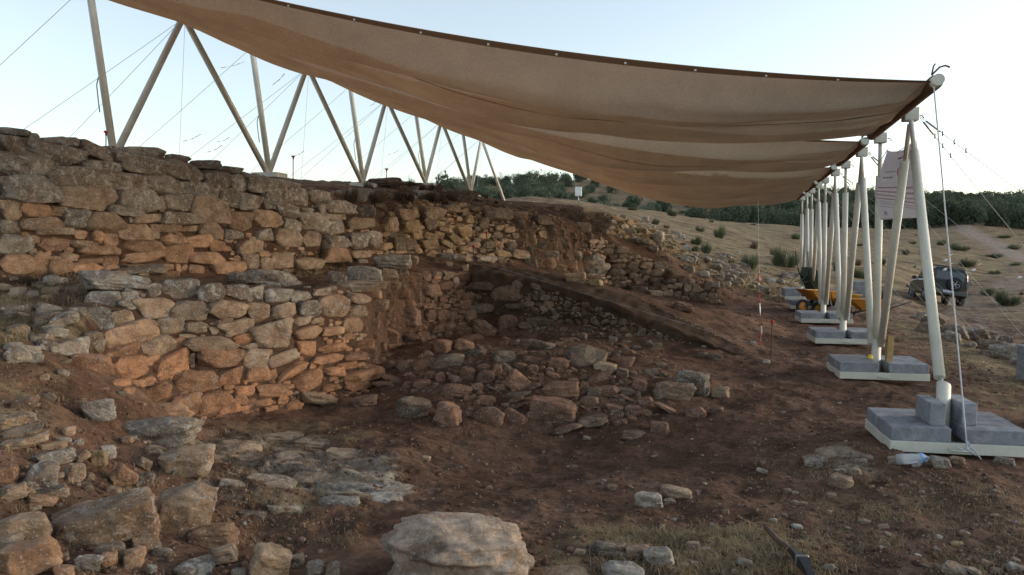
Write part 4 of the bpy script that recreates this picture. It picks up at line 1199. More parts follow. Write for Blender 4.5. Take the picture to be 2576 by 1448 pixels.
def concrete_block(loc, rot, label, group, scale=None):
    o = link('concrete_block', block_me, None, loc, rot, scale)
    o.color = (1, 1, 1, 1)
    return tag(o, label, 'concrete block', group)
for i, y in enumerate(PY):
    x = row_x(y)
    base = empty('pole_support', (x, y, 0.0), f'{ordn[i]} cream steel pole support of the right row standing on its weighted base plate', 'pole support', 'cream pole supports of the right row')
    # tray of flat steel sections
    fr = MB()
    for sx, sy, lx, ly in ((0, -.42, 1.14, .05), (0, .42, 1.14, .05), (-.545, 0, .05, .79), (.545, 0, .05, .79)):
        v = Vector((sx, sy, .085)); v.rotate(Euler((0, 0, ROT)))
        fr.box(v, (lx, ly, .095), Euler((0, 0, ROT)), .004)
    v = Vector((0, 0, .05)); fr.box(v, (1.04, .79, .012), Euler((0, 0, ROT)))
    tray = fr.build('base_tray', M_POLE, base)
    hd = MB()
    p0 = Vector((-.085, -.45, .085)); p1 = Vector((-.085, -.475, .075)); p2 = Vector((.075, -.475, .075)); p3 = Vector((.075, -.45, .085))
    for p in (p0, p1, p2, p3): p.rotate(Euler((0, 0, ROT)))
    hd.tube([p0, p1, p2, p3], .008, 6).build('handle', M_POLE, tray)
    # stub tube, top cut slantwise
    st = MB()
    n = 18
    top = lambda t: (.58 if i == 0 else .50) - .045 * math.cos(t - .8)
    ro, ri = .062, .055
    vs_ = []
    for k in range(n):
        t = 2 * math.pi * k / n
        vs_ += [(ro*math.cos(t), ro*math.sin(t), .05), (ro*math.cos(t), ro*math.sin(t), top(t)), (ri*math.cos(t), ri*math.sin(t), top(t)), (ri*math.cos(t), ri*math.sin(t), .30)]
    fs = []
    for k in range(n):
        a, b = 4 * k, 4 * ((k + 1) % n)
        fs += [(a, b, b + 1, a + 1), (a + 1, b + 1, b + 2, a + 2), (a + 2, b + 2, b + 3, a + 3)]
    fs.append(tuple(4 * k + 3 for k in range(n)))
    st.add(vs_, fs, True)
    st.build('stub_tube', M_POLE, base)
    B = Vector((x, y, .52))
    # far-leaning, upright and near-leaning legs
    hf = Vector((row_x(y + 1.86), y + 1.86, Z_HEAD))
    hn = Vector((row_x(y - 1.86), y - 1.86, Z_HEAD))
    hv = Vector((x - .02, y, Z_HEAD - .02))
    def leg(b0, head, r=.050):
        d = (head - b0).normalized()
        e = head - d * .46
        l_ = pole('leg', b0, e, r, base)
        o = Vector(base.location)
        MB().tube([e - d * .02 - o, head - o], r * .52, 10).build('inner_tube', M_POLE, l_)
    if i == 0:
        leg(B + Vector((-.03, .02, .12)), hf - Vector((.02, .06, .08)))
        MB().tube([Vector((0, 0, .2)), Vector((-.025, .015, .68))], .02, 8).build('inner_tube', M_STEEL, base)
        head_block(hf, base)
    elif i < 5:
        leg(B + Vector((-.05, .04, -.06)), hf - Vector((.03, .06, .08)))
        leg(B + Vector((.045, -.04, -.06)), hn + Vector((.03, .07, -.10)))
        leg(B + Vector((.02, .05, 0)), hv - Vector((0, 0, .06)), .052)
        head_block(hf, base); head_block(hv, base, .07)
    else:
        leg(B + Vector((.045, -.04, -.06)), hn + Vector((.03, .07, -.10)))
        leg(B + Vector((.02, .05, 0)), hv - Vector((0, 0, .06)), .052)
        head_block(hv, base, .07)
    # blocks
    rows_n = 4
    g = f'concrete blocks weighing down the {ordn[i]} base'
    for side in (-1, 1):
        for k in range(rows_n):
            for lev in range(1 if i < 5 else 2):
                v = Vector((side * .315, -.315 + k * .208, .085 + .048 + .0625 + lev * .127)); v.rotate(Euler((0, 0, ROT)))
                pos_n = ['front', 'second', 'third', 'rear'][k]
                lb = f'grey concrete block, {pos_n} one on the {"left" if side < 0 else "right"} half of the {ordn[i]} base'
                if i == 5: lb = f'{"upper" if lev else "lower"} grey block, {pos_n} on the {"left" if side < 0 else "right"} half of the farthest base'
                concrete_block(Vector((x, y, 0)) + v + Vector((rnd.uniform(-.008, .008), 0, 0)), (0, 0, ROT + rnd.uniform(-.012, .012)), lb, g)
    if i == 0:
        for side, lb in ((-1, 'grey block standing on edge on top, left of the stub tube'), (1, 'grey block standing on edge on top, right of the stub tube')):
            v = Vector((side * .14 - .005, -.11 + (.0 if side < 0 else .06), .085 + .048 + .125 + .101)); v.rotate(Euler((0, 0, ROT)))
            concrete_block(Vector((x, y, 0)) + v, (R(90), 0, R(90) + ROT), lb, None, (.86, 1, 1))
    # stones and packing under the tray
# wedge and yellow thing by the second base
x2, y2 = row_x(PY[1]), PY[1]
wb = MB().box((0, 0, .0), (.085, .06, .5), Euler((R(-14), R(9), 0)), .004).build('wooden_board', simple('raw pine board', (.36, .24, .10), .85, 0, .4, 18.0))
wb.location = (x2 + .1, y2 - .17, .36)
tag(wb, 'short pine board wedged upright between the blocks of the second base', 'board')
yb = MB().lathe([(0, 0), (.035, .0), (.038, .01), (.035, .018), (0, .02)], Matrix.Rotation(R(60), 4, 'X'), 12).build('yellow_disc', simple('yellow plastic', (.75, .55, .03), .5))
lid_z = 0
yb.location = (x2 - .13, y2 - .1, .30)
tag(yb, 'small yellow plastic lid lying beside the pole foot on the second base', 'disc')

# left row
LY = [11.7, 15.5, 19.3, 23.1, 26.9, 30.6]
LZ = [3.2, 3.26, 3.34, 3.62, 3.50, 3.46]
def left_x(y): return -9.4 + .298 * y
Z_L = 1.9 + 3.80
lname = ['nearest', 'second', 'third', 'fourth', 'fifth', 'farthest']
for i, y in enumerate(LY):
    x, z = left_x(y), LZ[i]
    gz = ground_z(x, y)
    base = empty('pole_support', (x, y, gz), f'{lname[i]} fan of cream steel poles standing on the crest of the mound', 'pole support', 'cream pole supports on the mound')
    pl = MB().box((0, 0, z - gz - .05), (.55, .45, .10), Euler((0, 0, ROT)), .01)
    pl.box((0, 0, (z - gz) / 2 - .15), (.4, .3, max(.05, z - gz)), Euler((0, 0, ROT)))
    pl.build('base_plate', M_POLE, base)
    B = Vector((x, y, z - .02))
    hf = Vector((left_x(y + 1.9) - .3, y + 1.9, Z_L))
    hn = Vector((left_x(y - 1.9) - .3, y - 1.9, Z_L))
    hv = Vector((x - .3, y, Z_L))
    if i < 5: pole('leg', B + Vector((-.06, .13, 0)), hf, .055, base)
    if i > 0: pole('leg', B + Vector((.0, -.13, 0)), hn + Vector((.03, .1, 0)), .055, base)
    if i < 5: pole('leg', B, hv, .055, base)
    if i < 4:
        # coil of slack wire and clamp on the upright
        q = B.lerp(hv, .42); o = Vector(base.location)
        MB().tube([q - o + Vector((-.07, 0, .1)), q - o + Vector((-.10, 0, -.02)), q - o + Vector((-.07, -.02, -.28)), q - o + Vector((-.05, -.03, -.42))], .008, 6).build('slack_wire', M_WIRE, base)

# shade sails
sails_R = [(7.12, 10.75), (11.35, 14.5), (15.25, 18.35), (19.0, 22.1), (22.8, 25.9)]
sails_L = [(8.0, 11.3), (11.7, 15.0), (15.6, 19.0), (19.7, 23.1), (23.8, 28.3)]
sag_near = [.44, .49, .52, .55, .60]
sail_lab = ['largest and nearest brown shade sail sagging across the whole view', 'second brown shade sail, just behind the nearest one', 'third brown shade sail seen below the second', 'fourth brown shade sail, a narrow band below the third', 'farthest brown shade sail, the lowest band over the olive hill']
def sail_point(i, s, w):
    """s: 0 right beam .. 1 left beam ; w: 0 near edge .. 1 far edge"""
    yr = sails_R[i][0] + (sails_R[i][1] - sails_R[i][0]) * w
    yl = sails_L[i][0] + (sails_L[i][1] - sails_L[i][0]) * w
    a = Vector((row_x(yr) - .17, yr, 1.9 + 1.45))
    b = Vector((left_x(yl) - .25, yl, Z_L + .03))
    p = a.lerp(b, s)
    q = 4 * s * (1 - s)
    bow = (.02 + .38 * math.sin(math.pi * min(1, w * 1.08) ** .8)) * (q ** .62) + .22 * w * w * (1 if i == 0 else .4) * q ** 1.3
    sf = min(1, max(0, (s - .25) / .45)); sf = sf * sf * (3 - 2 * sf)
    bow *= 1.12 - .86 * sf
    pan = (.17 if i < 2 else .12) * abs(math.sin(3 * math.pi * (w + .03 * math.sin(5 * s)))) ** .8 * (q ** .45) * min(1, w * 9, (1 - w) * 9)
    p.z -= sag_near[i] * q + bow + pan
    rr = np.array
    f = float(fbm(np.array([s * 3.2 + i * 9]), np.array([w * 7.0 + s * 1.5]), 4)[0])
    endw = math.exp(-s / .10) + math.exp(-(1 - s) / .10)
    wr = .06 * f * min(1, q * 3) + .035 * math.sin(w * 34 + 6 * f) * min(1, s / .03, (1 - s) / .03) * (math.exp(-s / .16) + math.exp(-(1 - s) / .16))
    pan *= 1 - .6 * sf
    diag = .045 * math.sin(9 * w - 14 * s + 3 * f) * math.sin(math.pi * w) * min(1, q * 2)
    # edges held at the corners
    p.z += (wr + diag) * min(1, w * 8, (1 - w) * 8)
    return p
for i in range(5):
    root = empty('shade_sail', sail_point(i, .5, .5), sail_lab[i], 'shade sail', 'brown shade sails of the shelter')
    o = Vector(root.location)
    NS, NW = 130, 64
    V = np.array([[list(sail_point(i, a / (NS - 1), b / (NW - 1)) - o) for b in range(NW)] for a in range(NS)])
    ii = np.arange(NS * NW).reshape(NS, NW)
    F = np.stack([ii[:-1, :-1], ii[1:, :-1], ii[1:, 1:], ii[:-1, 1:]], -1).reshape(-1, 4)
    cl = link('cloth', np_mesh('cloth', V.reshape(-1, 3), F, M_CLOTH, True), root)
    # hems along both long edges, with seams between the panels
    for nm, w0, w1 in (('hem', 0.0, .013), ('hem', .987, 1.0), ('seam', .330, .3335), ('seam', .665, .6685)):
        V = []
        for a in range(NS):
            s = a / (NS - 1)
            p, q2 = sail_point(i, s, w0) - o, sail_point(i, s, w1) - o
            dz = .004 if nm == 'hem' else .006
            V += [p + Vector((0, -.002, -dz)), q2 + Vector((0, 0, -dz))]
        F = []
        for a in range(NS - 1):
            F.append((a * 2, a * 2 + 1, a * 2 + 3, a * 2 + 2))
        link(nm, np_mesh(nm, np.array([list(v) for v in V]), F, M_HEM, True), root)
    if i < 2:
        gm = MB()
        gr = MB().lathe([(.004, -.011), (.013, -.011), (.013, .011), (.004, .011)], None, 8).mesh('grommet', simple('white metal eyelet', (.8, .8, .78), .4))
        for k in range(1, 15):
            s = .02 + .96 * k / 15.0 * .9
            p = sail_point(i, s, .009) - o
            g_ = link('grommet', gr, root, p)
    # right and left rollers
    for sd, nm in ((0, 'beam'), (1, 'beam')):
        a, b = sail_point(i, sd, 0.0), sail_point(i, sd, 1.0)
        d = (b - a).normalized()
        a2, b2 = a - d * (.06 if sd == 0 else .05), b + d * .05
        MB().tube([a2 - o, b2 - o], .052, 16).build(nm, M_POLE, root)
        if sd == 0:
            V_ = MB().tube([a + d * .07 - o, b - d * .03 - o], .066, 16)
            V_.build('cloth_sleeve', M_HEM, root)
    # lashing at the right near corner
    a = sail_point(i, 0, 0)
    if i < 3:
        MB().tube([a - o + Vector((-.05, 0, .05)), a - o + Vector((.02, 0, .12)), a - o + Vector((.06, -.02, .13)), a - o + Vector((.09, -.04, .11))], .009, 6).build('lashing', M_HEM, root)
        MB().tube([a - o + Vector((-.05, 0, .05)), a - o + Vector((-.035, 0, .13)), a - o + Vector((-.02, 0, .15))], .007, 6).build('lashing', M_HEM, root)

# guy wires
def wire(a, b, label, r=.0035, sag=.02, mat=M_WIRE, group=None, name='guy_wire', clamps=0, cat='wire'):
    a, b = Vector(a), Vector(b)
    c = a
    m = MB().tube([a.lerp(b, i / 14) - c - Vector((0, 0, 4 * sag * (i / 14) * (1 - i / 14))) for i in range(15)], r, 5, False)
    if clamps:
        root = empty(name, c, label, cat, group)
        m.build('cable', mat, root)
        d = (b - a).normalized()
        for k in range(clamps):
            q = d * (.35 + .16 * k)
            MB().tube([q + Vector((0, 0, -.03)), q + Vector((0, 0, .03))], .008, 6).build('cable_clamp', M_STEEL, root)
        MB().tube([d * .12, d * .32], .011, 8).build('turnbuckle', M_STEEL, root)
        return root
    o = m.build(name, mat)
    o.location = c
    return tag(o, label, cat, group)
GW = 'steel guy wires of the shelter'
for i in range(5):
    y = PY[i] + 1.86
    h_ = Vector((row_x(y) + .08, y, Z_HEAD))
    for k, (dx, dy) in enumerate(((4.4, -.9), (4.0, 1.2))):
        e = Vector((h_.x + dx, h_.y + dy, ground_z(h_.x + dx, h_.y + dy)))
        wire(h_, e, f'{"front" if k == 0 else "rear"} steel guy wire running right from the {["first","second","third","fourth","fifth"][i]} pole head of the right row', sag=.02, group=GW, clamps=3)
for i in range(5):
    y = LY[i] + 1.9
    h_ = Vector((left_x(y) - .3, y, Z_L))
    for k, (dx, dy, dz) in enumerate(((-3.6, 1.0, -2.9), (-3.2, -1.4, -2.9))):
        wire(h_, h_ + Vector((dx, dy, dz)), f'{"rear" if k == 0 else "front"} steel guy wire slanting down left from the {["first","second","third","fourth","fifth"][i]} pole head on the mound', sag=.02, group='steel guy wires on the mound')
    h2 = Vector((left_x(LY[i]) - .3, LY[i], Z_L))
    wire(h2, h2 + Vector((-3.6, .3, -2.9)), f'steel guy wire slanting left from the upright of the {lname[i]} fan on the mound', sag=.02, group='steel guy wires on the mound')
    wire(h_ + Vector((.05, 0, -.1)), (left_x(y) - .55, y + .3, LZ[i] - .15), f'thin cord dropping from the {["first","second","third","fourth","fifth"][i]} pole head to the mound', .0028, .0, M_ROPE, 'cords on the mound', 'cord')
# brace wires between heads on the right
for i in range(4):
    a = Vector((row_x(PY[i] + 1.86) - .1, PY[i] + 1.86, Z_HEAD - .03)); b = Vector((row_x(PY[i + 1]) - .3, PY[i + 1] - .1, Z_HEAD - .04))
    wire(a, b, f'short tie wire from the {["first","second","third","fourth"][i]} leaning pole head to the sail beam', .004, .02, group='tie wires at the sail beams')
# rope from the beam tip down to the near base
rt = sail_point(0, 0, 0) + Vector((-.03, 0, -.03))
rb = P(2432, 1118, 6.76)
root = empty('rope', rt, 'twisted white rope hanging from the nearest beam tip and knotted to the nearest base', 'rope')
MB().tube([rt.lerp(rb, k / 12) - rt for k in range(13)], .0062, 6, False).build('strand', M_ROPE, root)
kn = MB()
kb = rb - rt
kn.tube([kb + Vector((-.10, -.02, -.02)), kb + Vector((-.03, -.03, -.05)), kb + Vector((.03, -.03, 0)), kb + Vector((0, -.02, .03)), kb + Vector((-.02, -.04, -.03)), kb + Vector((.06, -.05, -.09))], .008, 6)
kn.tube([kb + Vector((0, -.02, .02)), kb + Vector((.05, -.05, -.05)), kb + Vector((.09, -.07, -.12))], .007, 6)
kn.build('knot', M_ROPE, root)

# ------------------------------------------------------------------ banner
def banner_material():
    m, n, l, b = new_mat('thin white banner cloth')
    b.inputs['Base Color'].default_value = (.60, .61, .66, 1)
    b.inputs['Roughness'].default_value = .8
    tr = n.new('ShaderNodeBsdfTranslucent'); tr.inputs['Color'].default_value = (.54, .53, .57, 1)
    mx = n.new('ShaderNodeMixShader'); mx.inputs[0].default_value = .45
    l.new(b.outputs[0], mx.inputs[1]); l.new(tr.outputs[0], mx.inputs[2]); l.new(mx.outputs[0], n['Material Output'].inputs['Surface'])
    return m
M_BAN = banner_material()
M_BRED = simple('faded red print', (.52, .36, .39), .85)
M_BGREY = simple('faded grey print', (.40, .385, .40), .85)
# left and right edges of the banner, top to bottom
be_l = [(2233, 377, 10.75), (2219, 420, 10.8), (2205, 460, 10.85), (2199, 487, 10.9), (2205, 515, 10.85), (2216, 554, 10.75)]
be_r = [(2302, 354, 9.9), (2309, 400, 9.95), (2313, 450, 10.0), (2312, 500, 10.0), (2313, 535, 10.0), (2303, 549, 10.1)]
def banner_pt(s, t, off=0.0):
    def on(e, t):
        k = t * (len(e) - 1); i = min(int(k), len(e) - 2); f = k - i
        a, b = e[i], e[i + 1]
        return P(a[0] + (b[0]-a[0])*f, a[1] + (b[1]-a[1])*f, a[2] + (b[2]-a[2])*f)
    p = on(be_l, t).lerp(on(be_r, t), s)
    p.z -= .07 * math.sin(math.pi * s) * (1 - t) ** 3
    p.y += .05 * math.sin(3.2 * s * math.pi) * (1 - .5 * t) + off
    return p
ban = empty('banner', banner_pt(.5, .5), 'torn white information banner with faded red emblem and text lines tied between two poles', 'banner')
bo = Vector(ban.location)
def strip(name, s0, s1, t0, t1, mat, off, ns=14, nt=1, parent=ban):
    V, F = [], []
    for a in range(ns + 1):
        for b in range(nt + 1):
            V.append(banner_pt(s0 + (s1 - s0) * a / ns, t0 + (t1 - t0) * b / nt, off) - bo)
    for a in range(ns):
        for b in range(nt):
            i_ = a * (nt + 1) + b
            F.append((i_, i_ + 1, i_ + nt + 2, i_ + nt + 1))
    m = MB(); m.add(V, F, True)
    return m.build(name, mat, parent)
sheet = strip('cloth', 0, 1, 0, 1, M_BAN, 0, 24, 24)
so = sheet.modifiers.new('thick', 'SOLIDIFY'); so.thickness = .0015; so.offset = 0
for t0 in (.475, .54, .60, .66): strip('printed_line', .05, .93, t0, t0 + .022, M_BRED, -.014)
for t0 in (.715, .75, .80): strip('printed_line', .12, .62 if t0 > .78 else .9, t0, t0 + .012, M_BGREY, -.014)
strip('printed_line', .15, .35, .33, .35, M_BGREY, -.014); strip('printed_line', .15, .38, .26, .275, M_BGREY, -.014)
strip('printed_mark', .16, .24, .88, .93, M_BRED, -.014, 3); strip('printed_mark', .36, .58, .885, .90, M_BRED, -.014, 4); strip('printed_mark', .36, .58, .915, .935, M_BRED, -.014, 4)
strip('red_tab', .96, 1.0, .52, .66, simple('red print', (.55, .10, .08), .8), -.004, 2)
em = MB()
cur = [(.40, .105), (.55, .10), (.57, .10), (.575, .16), (.57, .24), (.56, .30), (.50, .335), (.44, .31), (.425, .26), (.44, .235), (.48, .245)]
em.tube([banner_pt(s, t, -.016) - bo for s, t in cur], .012, 6)
em.build('emblem', M_BRED, ban)
for (s, t, q) in ((0, 0, Vector((row_x(PY[1]) - .04, PY[1], 2.98))), (1, 0, Vector((row_x(9.6), 9.7, 3.0)))):
    MB().tube([banner_pt(s, t) - bo, q - bo], .006, 5).build('tie', M_ROPE, ban)

# ------------------------------------------------------------------ marker stakes with red caps
def stake(u, v0, v1, y, label):
    p = P(u, v1, y); t = P(u, v0, y)
    h_ = t.z - p.z
    root = empty('marker_stake', (p.x, p.y, p.z), label, 'stake', 'iron stakes with red caps')
    k = max(1.0, y / 13.0)
    MB().tube([(0, 0, -.1), (.01, 0, h_)], .007 * k, 6).build('rod', M_REBAR, root)
    MB().lathe([(0, -.005), (.012 * k, -.005), (.014 * k, .03), (.03 * k, .045), (.034 * k, .055), (.02 * k, .066), (0, .068)], Matrix.Translation((.01, 0, h_ - .03)), 12).build('cap', M_RED, root)
stake(266, 336, 372, 11.3, 'iron stake with red cap on the mound crest, left of the nearest fan of poles')
stake(737, 397, 448, 14.6, 'iron stake with red cap on the crest right of the second fan of poles')
stake(972, 428, 458, 19.5, 'iron stake with red cap on the dark crest slab')
stake(1190, 622, 668, 16.0, 'iron stake with red cap at the upper end of the earth baulk')
stake(1223, 588, 662, 18.2, 'iron stake with red cap in front of the dark rubble wall')
stake(1939, 812, 905, 12.3, 'iron stake with red cap on the brown soil left of the platforms')

# ------------------------------------------------------------------ red and white tape
M_TAPE_W = simple('white tape film', (.75, .75, .76), .45)
M_TAPE_R = simple('red tape film', (.62, .05, .05), .45)
def tape(pts, w, label, group=None, bands=6, red0=0):
    pts = [Vector(p) for p in pts]
    root = empty('barrier_tape', pts[0], label, 'tape', group)
    n = len(pts) * 4
    def at(t):
        k = t * (len(pts) - 1); i = min(int(k), len(pts) - 2)
        return pts[i].lerp(pts[i + 1], k - i)
    for b in range(bands):
        V = []; F = []
        for j in range(4):
            t = (b + j / 3) / bands
            p = at(t) - pts[0]
            a = 2.2 * t * bands * .35 + b * .3
            d = Vector((math.cos(a), math.sin(a) * .6, .25 * math.sin(3 * a))) * w / 2
            V += [p - d, p + d]
        for j in range(3): F.append((2 * j, 2 * j + 1, 2 * j + 3, 2 * j + 2))
        m = MB(); m.add(V, F, True)
        o = m.build('band', M_TAPE_R if (b + red0) % 2 == 0 else M_TAPE_W, root)
        so = o.modifiers.new('thick', 'SOLIDIFY'); so.thickness = .001
    return root
TG = 'scraps of red and white tape on the wires'
for (a, b, y, lab) in [((554, 172), (614, 156), 15.0, 'faded tape scrap on a wire under the sail, upper left of the second fan'), ((460, 357), (505, 338), 14.0, 'tape scrap on a wire low between the first and second fans, left one'),
        ((546, 358), (577, 346), 14.0, 'tape scrap on a wire left of the second fan, upper of two'), ((522, 384), (558, 366), 14.0, 'tape scrap on a wire left of the second fan, lower of two'),
        ((684, 216), (716, 186), 16.5, 'tape scrap on a wire between the second upright and the sail'), ((738, 395), (765, 380), 16.0, 'tape scrap flying at the stake right of the second fan'), ((976, 390), (1004, 378), 21.0, 'tape scrap on a wire right of the third fan'),
        ((872, 460), (910, 456), 19.0, 'tape scrap lying on the crest left of the third fan'), ((930, 268), (945, 256), 20.5, 'tape scrap up by the third fan below the sail')]:
    a_, b_ = P(a[0], a[1], y), P(b[0], b[1], y - .1)
    tape([b_, b_.lerp(a_, .4) + Vector((0, 0, -.02)), a_], .022, lab, TG, 5)
tape([P(998, 505, 20.2), P(1008, 508, 20.1), P(1018, 516, 20.0)], .08, 'red tape scrap lying on the dark earth of the crest', TG, 2)
for (u, v, y, lab) in [(2385, 649, 30, 'tape flag hanging right of the leaning pole, upper one'), (2384, 672, 30, 'tape flag hanging right of the leaning pole, lower one'), (2456, 673, 28, 'tape flag hanging over a shrub right of the rope'), (2573, 691, 26, 'tape flag at the right edge of the view')]:
    p = P(u, v, y)
    tape([p + Vector((.16, 0, .13)), p + Vector((.05, 0, .06)), p + Vector((-.05, 0, -.05)), p + Vector((-.14, 0, -.14))], .12, lab, 'tape flags right of the row', 3, 1)
p_a, p_b = P(1910, 690, 12.9), P(1916, 832, 12.6)
tp = tape([p_a, P(1909, 730, 12.85), P(1912, 780, 12.75), p_b, P(1914, 852, 12.6), P(1911, 868, 12.6)], .026, 'long twisted red and white tape hanging above the brown soil beside a stake', None, 9, 0)
wire(P(1907, 505, 13.0), p_a, 'thin cord holding the long hanging tape', .0022, 0, M_ROPE, None, 'cord')
wire(P(1190, 655, 16.0), P(1938, 880, 12.3), 'thin white string stretched along the baulk between two stakes', .0018, .0, M_ROPE, None, 'string', cat='string')

# ------------------------------------------------------------------ bottle
def clear_plastic(name, col, a=.75):
    m, n, l, b = new_mat(name)
    b.inputs['Base Color'].default_value = (*col, 1)
    b.inputs['Roughness'].default_value = .18
    b.inputs['Transmission Weight'].default_value = a
    b.inputs['IOR'].default_value = 1.25
    return m
pb = P(2298, 1168, 6.5)
bz = ground_z(pb.x, pb.y)
bottle = empty('water_bottle', (pb.x - .14, pb.y, bz + .052), 'crushed clear plastic water bottle with blue cap lying before the nearest base', 'bottle', None, (R(90), 0, R(98)))
bp = [(0, 0), (.038, 0), (.044, .01), (.046, .06), (.043, .075), (.046, .09), (.043, .12), (.046, .135), (.044, .165), (.040, .18), (.045, .20), (.044, .23), (.03, .262), (.016, .285), (.014, .295)]
MB().lathe(bp, None, 20).build('body', clear_plastic('clear bottle plastic', (.86, .90, .95), .7), bottle)
MB().lathe([(.0455, .20), (.0462, .202), (.0462, .232), (.044, .234)], None, 20).build('label_band', simple('blue label film', (.22, .42, .75), .4), bottle)
MB().lathe([(.015, .288), (.017, .289), (.017, .308), (.013, .31), (0, .31)], None, 14).build('cap', simple('light blue cap', (.18, .42, .72), .4), bottle)

# ------------------------------------------------------------------ pick lying in the grass
pk_a, pk_b = P(1927, 1360, 5.02), P(2000, 1412, 4.55)
for p in (pk_a, pk_b): p.z = ground_z(p.x, p.y) + .045
pick = empty('pickaxe', (pk_b.x, pk_b.y, pk_b.z), 'pickaxe with worn brown wooden handle lying in the dry grass at the bottom edge', 'pickaxe')
o = pk_b
hd_dir = (pk_a - pk_b)
MB().tube([Vector((0, 0, .0)) + hd_dir * (k / 8) + Vector((0, 0, .006 * math.sin(k))) for k in range(-1, 9)], .019, 12, True, .0165).build('handle', simple('worn brown wood', (.115, .062, .042), .7, 0, .4, 25.0, .2), pick)
e1, e2 = P(1985, 1398, 4.6), P(2052, 1475, 4.12)
for p in (e1, e2): p.z = ground_z(p.x, p.y) + .05
hm = MB()
d = (e2 - e1); side_v = Vector((-d.y, d.x, 0)).normalized()
prof = [(0, .004, .020), (.18, .016, .022), (.42, .032, .030), (.55, .036, .034), (.75, .026, .02), (1.0, .03, .006)]
V, F = [], []
for t, w, h_ in prof:
    c = e1 + d * t - o + Vector((0, 0, .03 * math.sin(math.pi * t)))
    V += [c - side_v * w - Vector((0, 0, h_ * .6)), c + side_v * w - Vector((0, 0, h_ * .6)), c + side_v * w * .8 + Vector((0, 0, h_)), c - side_v * w * .8 + Vector((0, 0, h_))]
for i in range(len(prof) - 1):
    for k in range(4): F.append((4*i + k, 4*i + (k+1) % 4, 4*i + 4 + (k+1) % 4, 4*i + 4 + k))
F += [(0, 3, 2, 1), (4*len(prof)-4, 4*len(prof)-3, 4*len(prof)-2, 4*len(prof)-1)]
hm.add(V, F)
hm.build('head', simple('dark forged iron', (.055, .052, .052), .45, .6, .35, 30.0, .2), pick)
c = e1 + d * .5 - o + Vector((0, 0, .03))
MB().box(c, (.075, .022, .075), Euler((0, 0, math.atan2(d.y, d.x) + R(90))), .006).build('ferrule', simple('worn bare steel', (.30, .29, .27), .4, .7, .3, 40.0), pick)

# ------------------------------------------------------------------ wheelbarrows
M_OR = simple('orange painted tray', (.50, .215, .035), .5, 0, .25, 6.0, .1)
M_YE = simple('yellow painted tray', (.46, .27, .03), .5, 0, .3, 6.0, .1)
M_GRN = simple('dark green painted tray', (.035, .055, .032), .6, 0, .4, 6.0)
M_TYRE = simple('black rubber', (.03, .03, .032), .85, 0, .3, 30.0)
M_DK = simple('dark steel tube', (.04, .045, .055), .5, .3, .2, 20.0)
M_WH = simple('white tube', (.55, .57, .58), .5, 0, .2, 20.0)
def wheelbarrow(loc, rot, tray_mat, leg_mat, label, rim_mat):
    r_ = empty('wheelbarrow', loc, label, 'wheelbarrow', None, rot)
    # tray: x forward (wheel end), open top, thick walls
    top = [(-.48, -.31), (.50, -.31), (.62, -.20), (.62, .20), (.50, .31), (-.48, .31)]
    bot = [(-.34, -.20), (.16, -.20), (.22, -.14), (.22, .14), (.16, .20), (-.34, .20)]
    zt = [.60, .64, .66, .66, .64, .60]
    V = [(x, y, z) for (x, y), z in zip(top, zt)] + [(x, y, .36) for x, y in bot] + [(x * .965, y * .955, z - .004) for (x, y), z in zip(top, zt)] + [(x * .95, y * .95, .372) for x, y in bot]
    F = []
    for k in range(6):
        j = (k + 1) % 6
        F += [(k, j, 6 + j, 6 + k)[::-1], (12 + k, 12 + j, 18 + j, 18 + k), (k, j, 12 + j, 12 + k)]
    F += [tuple(range(6, 12))[::-1], tuple(range(18, 24))]
    m = MB(); m.add(V, F); m.build('tray', tray_mat, r_)
    rm = MB(); rm.tube([Vector((x, y, z)) for (x, y), z in zip(top, zt)] + [Vector((*top[0], zt[0]))], .012, 6); rm.build('rim', tray_mat, r_)
    for s in (-1, 1):
        fr = MB(); fr.tube([(-1.0, s * .29, .60), (-.45, s * .22, .40), (.1, s * .13, .34), (.55, s * .07, .20)], .016, 8); fr.build('handle', M_DK, r_)
        lg = MB(); lg.tube([(-.20, s * .19, .38), (-.30, s * .22, .0), (-.42, s * .2, .39)], .014, 7); lg.build('leg', leg_mat, r_)
        st = MB(); st.tube([(.42, s * .26, .60), (.22, s * .17, .37)], .011, 6); st.build('strut', M_DK, r_)
        st = MB(); st.tube([(-.12, s * .30, .60), (-.25, s * .21, .37)], .011, 6); st.build('strut', M_DK, r_)
    w = MB()
    w.lathe([(.13, -.03), (.165, -.04), (.19, -.02), (.195, 0), (.19, .02), (.165, .04), (.13, .03), (.13, -.03)], Matrix.Translation((.56, 0, .195)) @ Matrix.Rotation(R(90), 4, 'X'), 24)
    wo = w.build('wheel', M_TYRE, r_)
    MB().lathe([(0, -.02), (.13, -.02), (.13, .02), (0, .02)], Matrix.Translation((.56, 0, .195)) @ Matrix.Rotation(R(90), 4, 'X'), 20).build('hub', rim_mat, wo)
    return r_
def on_ground(u, v, y, dz=0):
    p = P(u, v, y); return (p.x, p.y, ground_z(p.x, p.y) + dz)
wheelbarrow(on_ground(2182, 790, 20.6), (0, 0, R(172)), M_OR, M_WH, 'orange wheelbarrow on white legs standing furthest right behind the third pole fan', M_OR)
wheelbarrow(on_ground(2112, 785, 21.4), (0, 0, R(176)), M_YE, M_DK, 'yellow wheelbarrow in the middle, between the two orange ones', M_YE)
w1 = wheelbarrow(on_ground(2060, 780, 21.0, .06), (0, 0, R(200)), M_OR, M_WH, 'orange wheelbarrow on the left holding a white bag', M_OR)
bgm = MB().box((0, 0, 0), (.16, .12, .14), Euler((.2, .3, .4)), .03)
bag = bgm.build('plastic_bag', simple('white plastic bag', (.75, .76, .78), .5, 0, .1, 10.0))
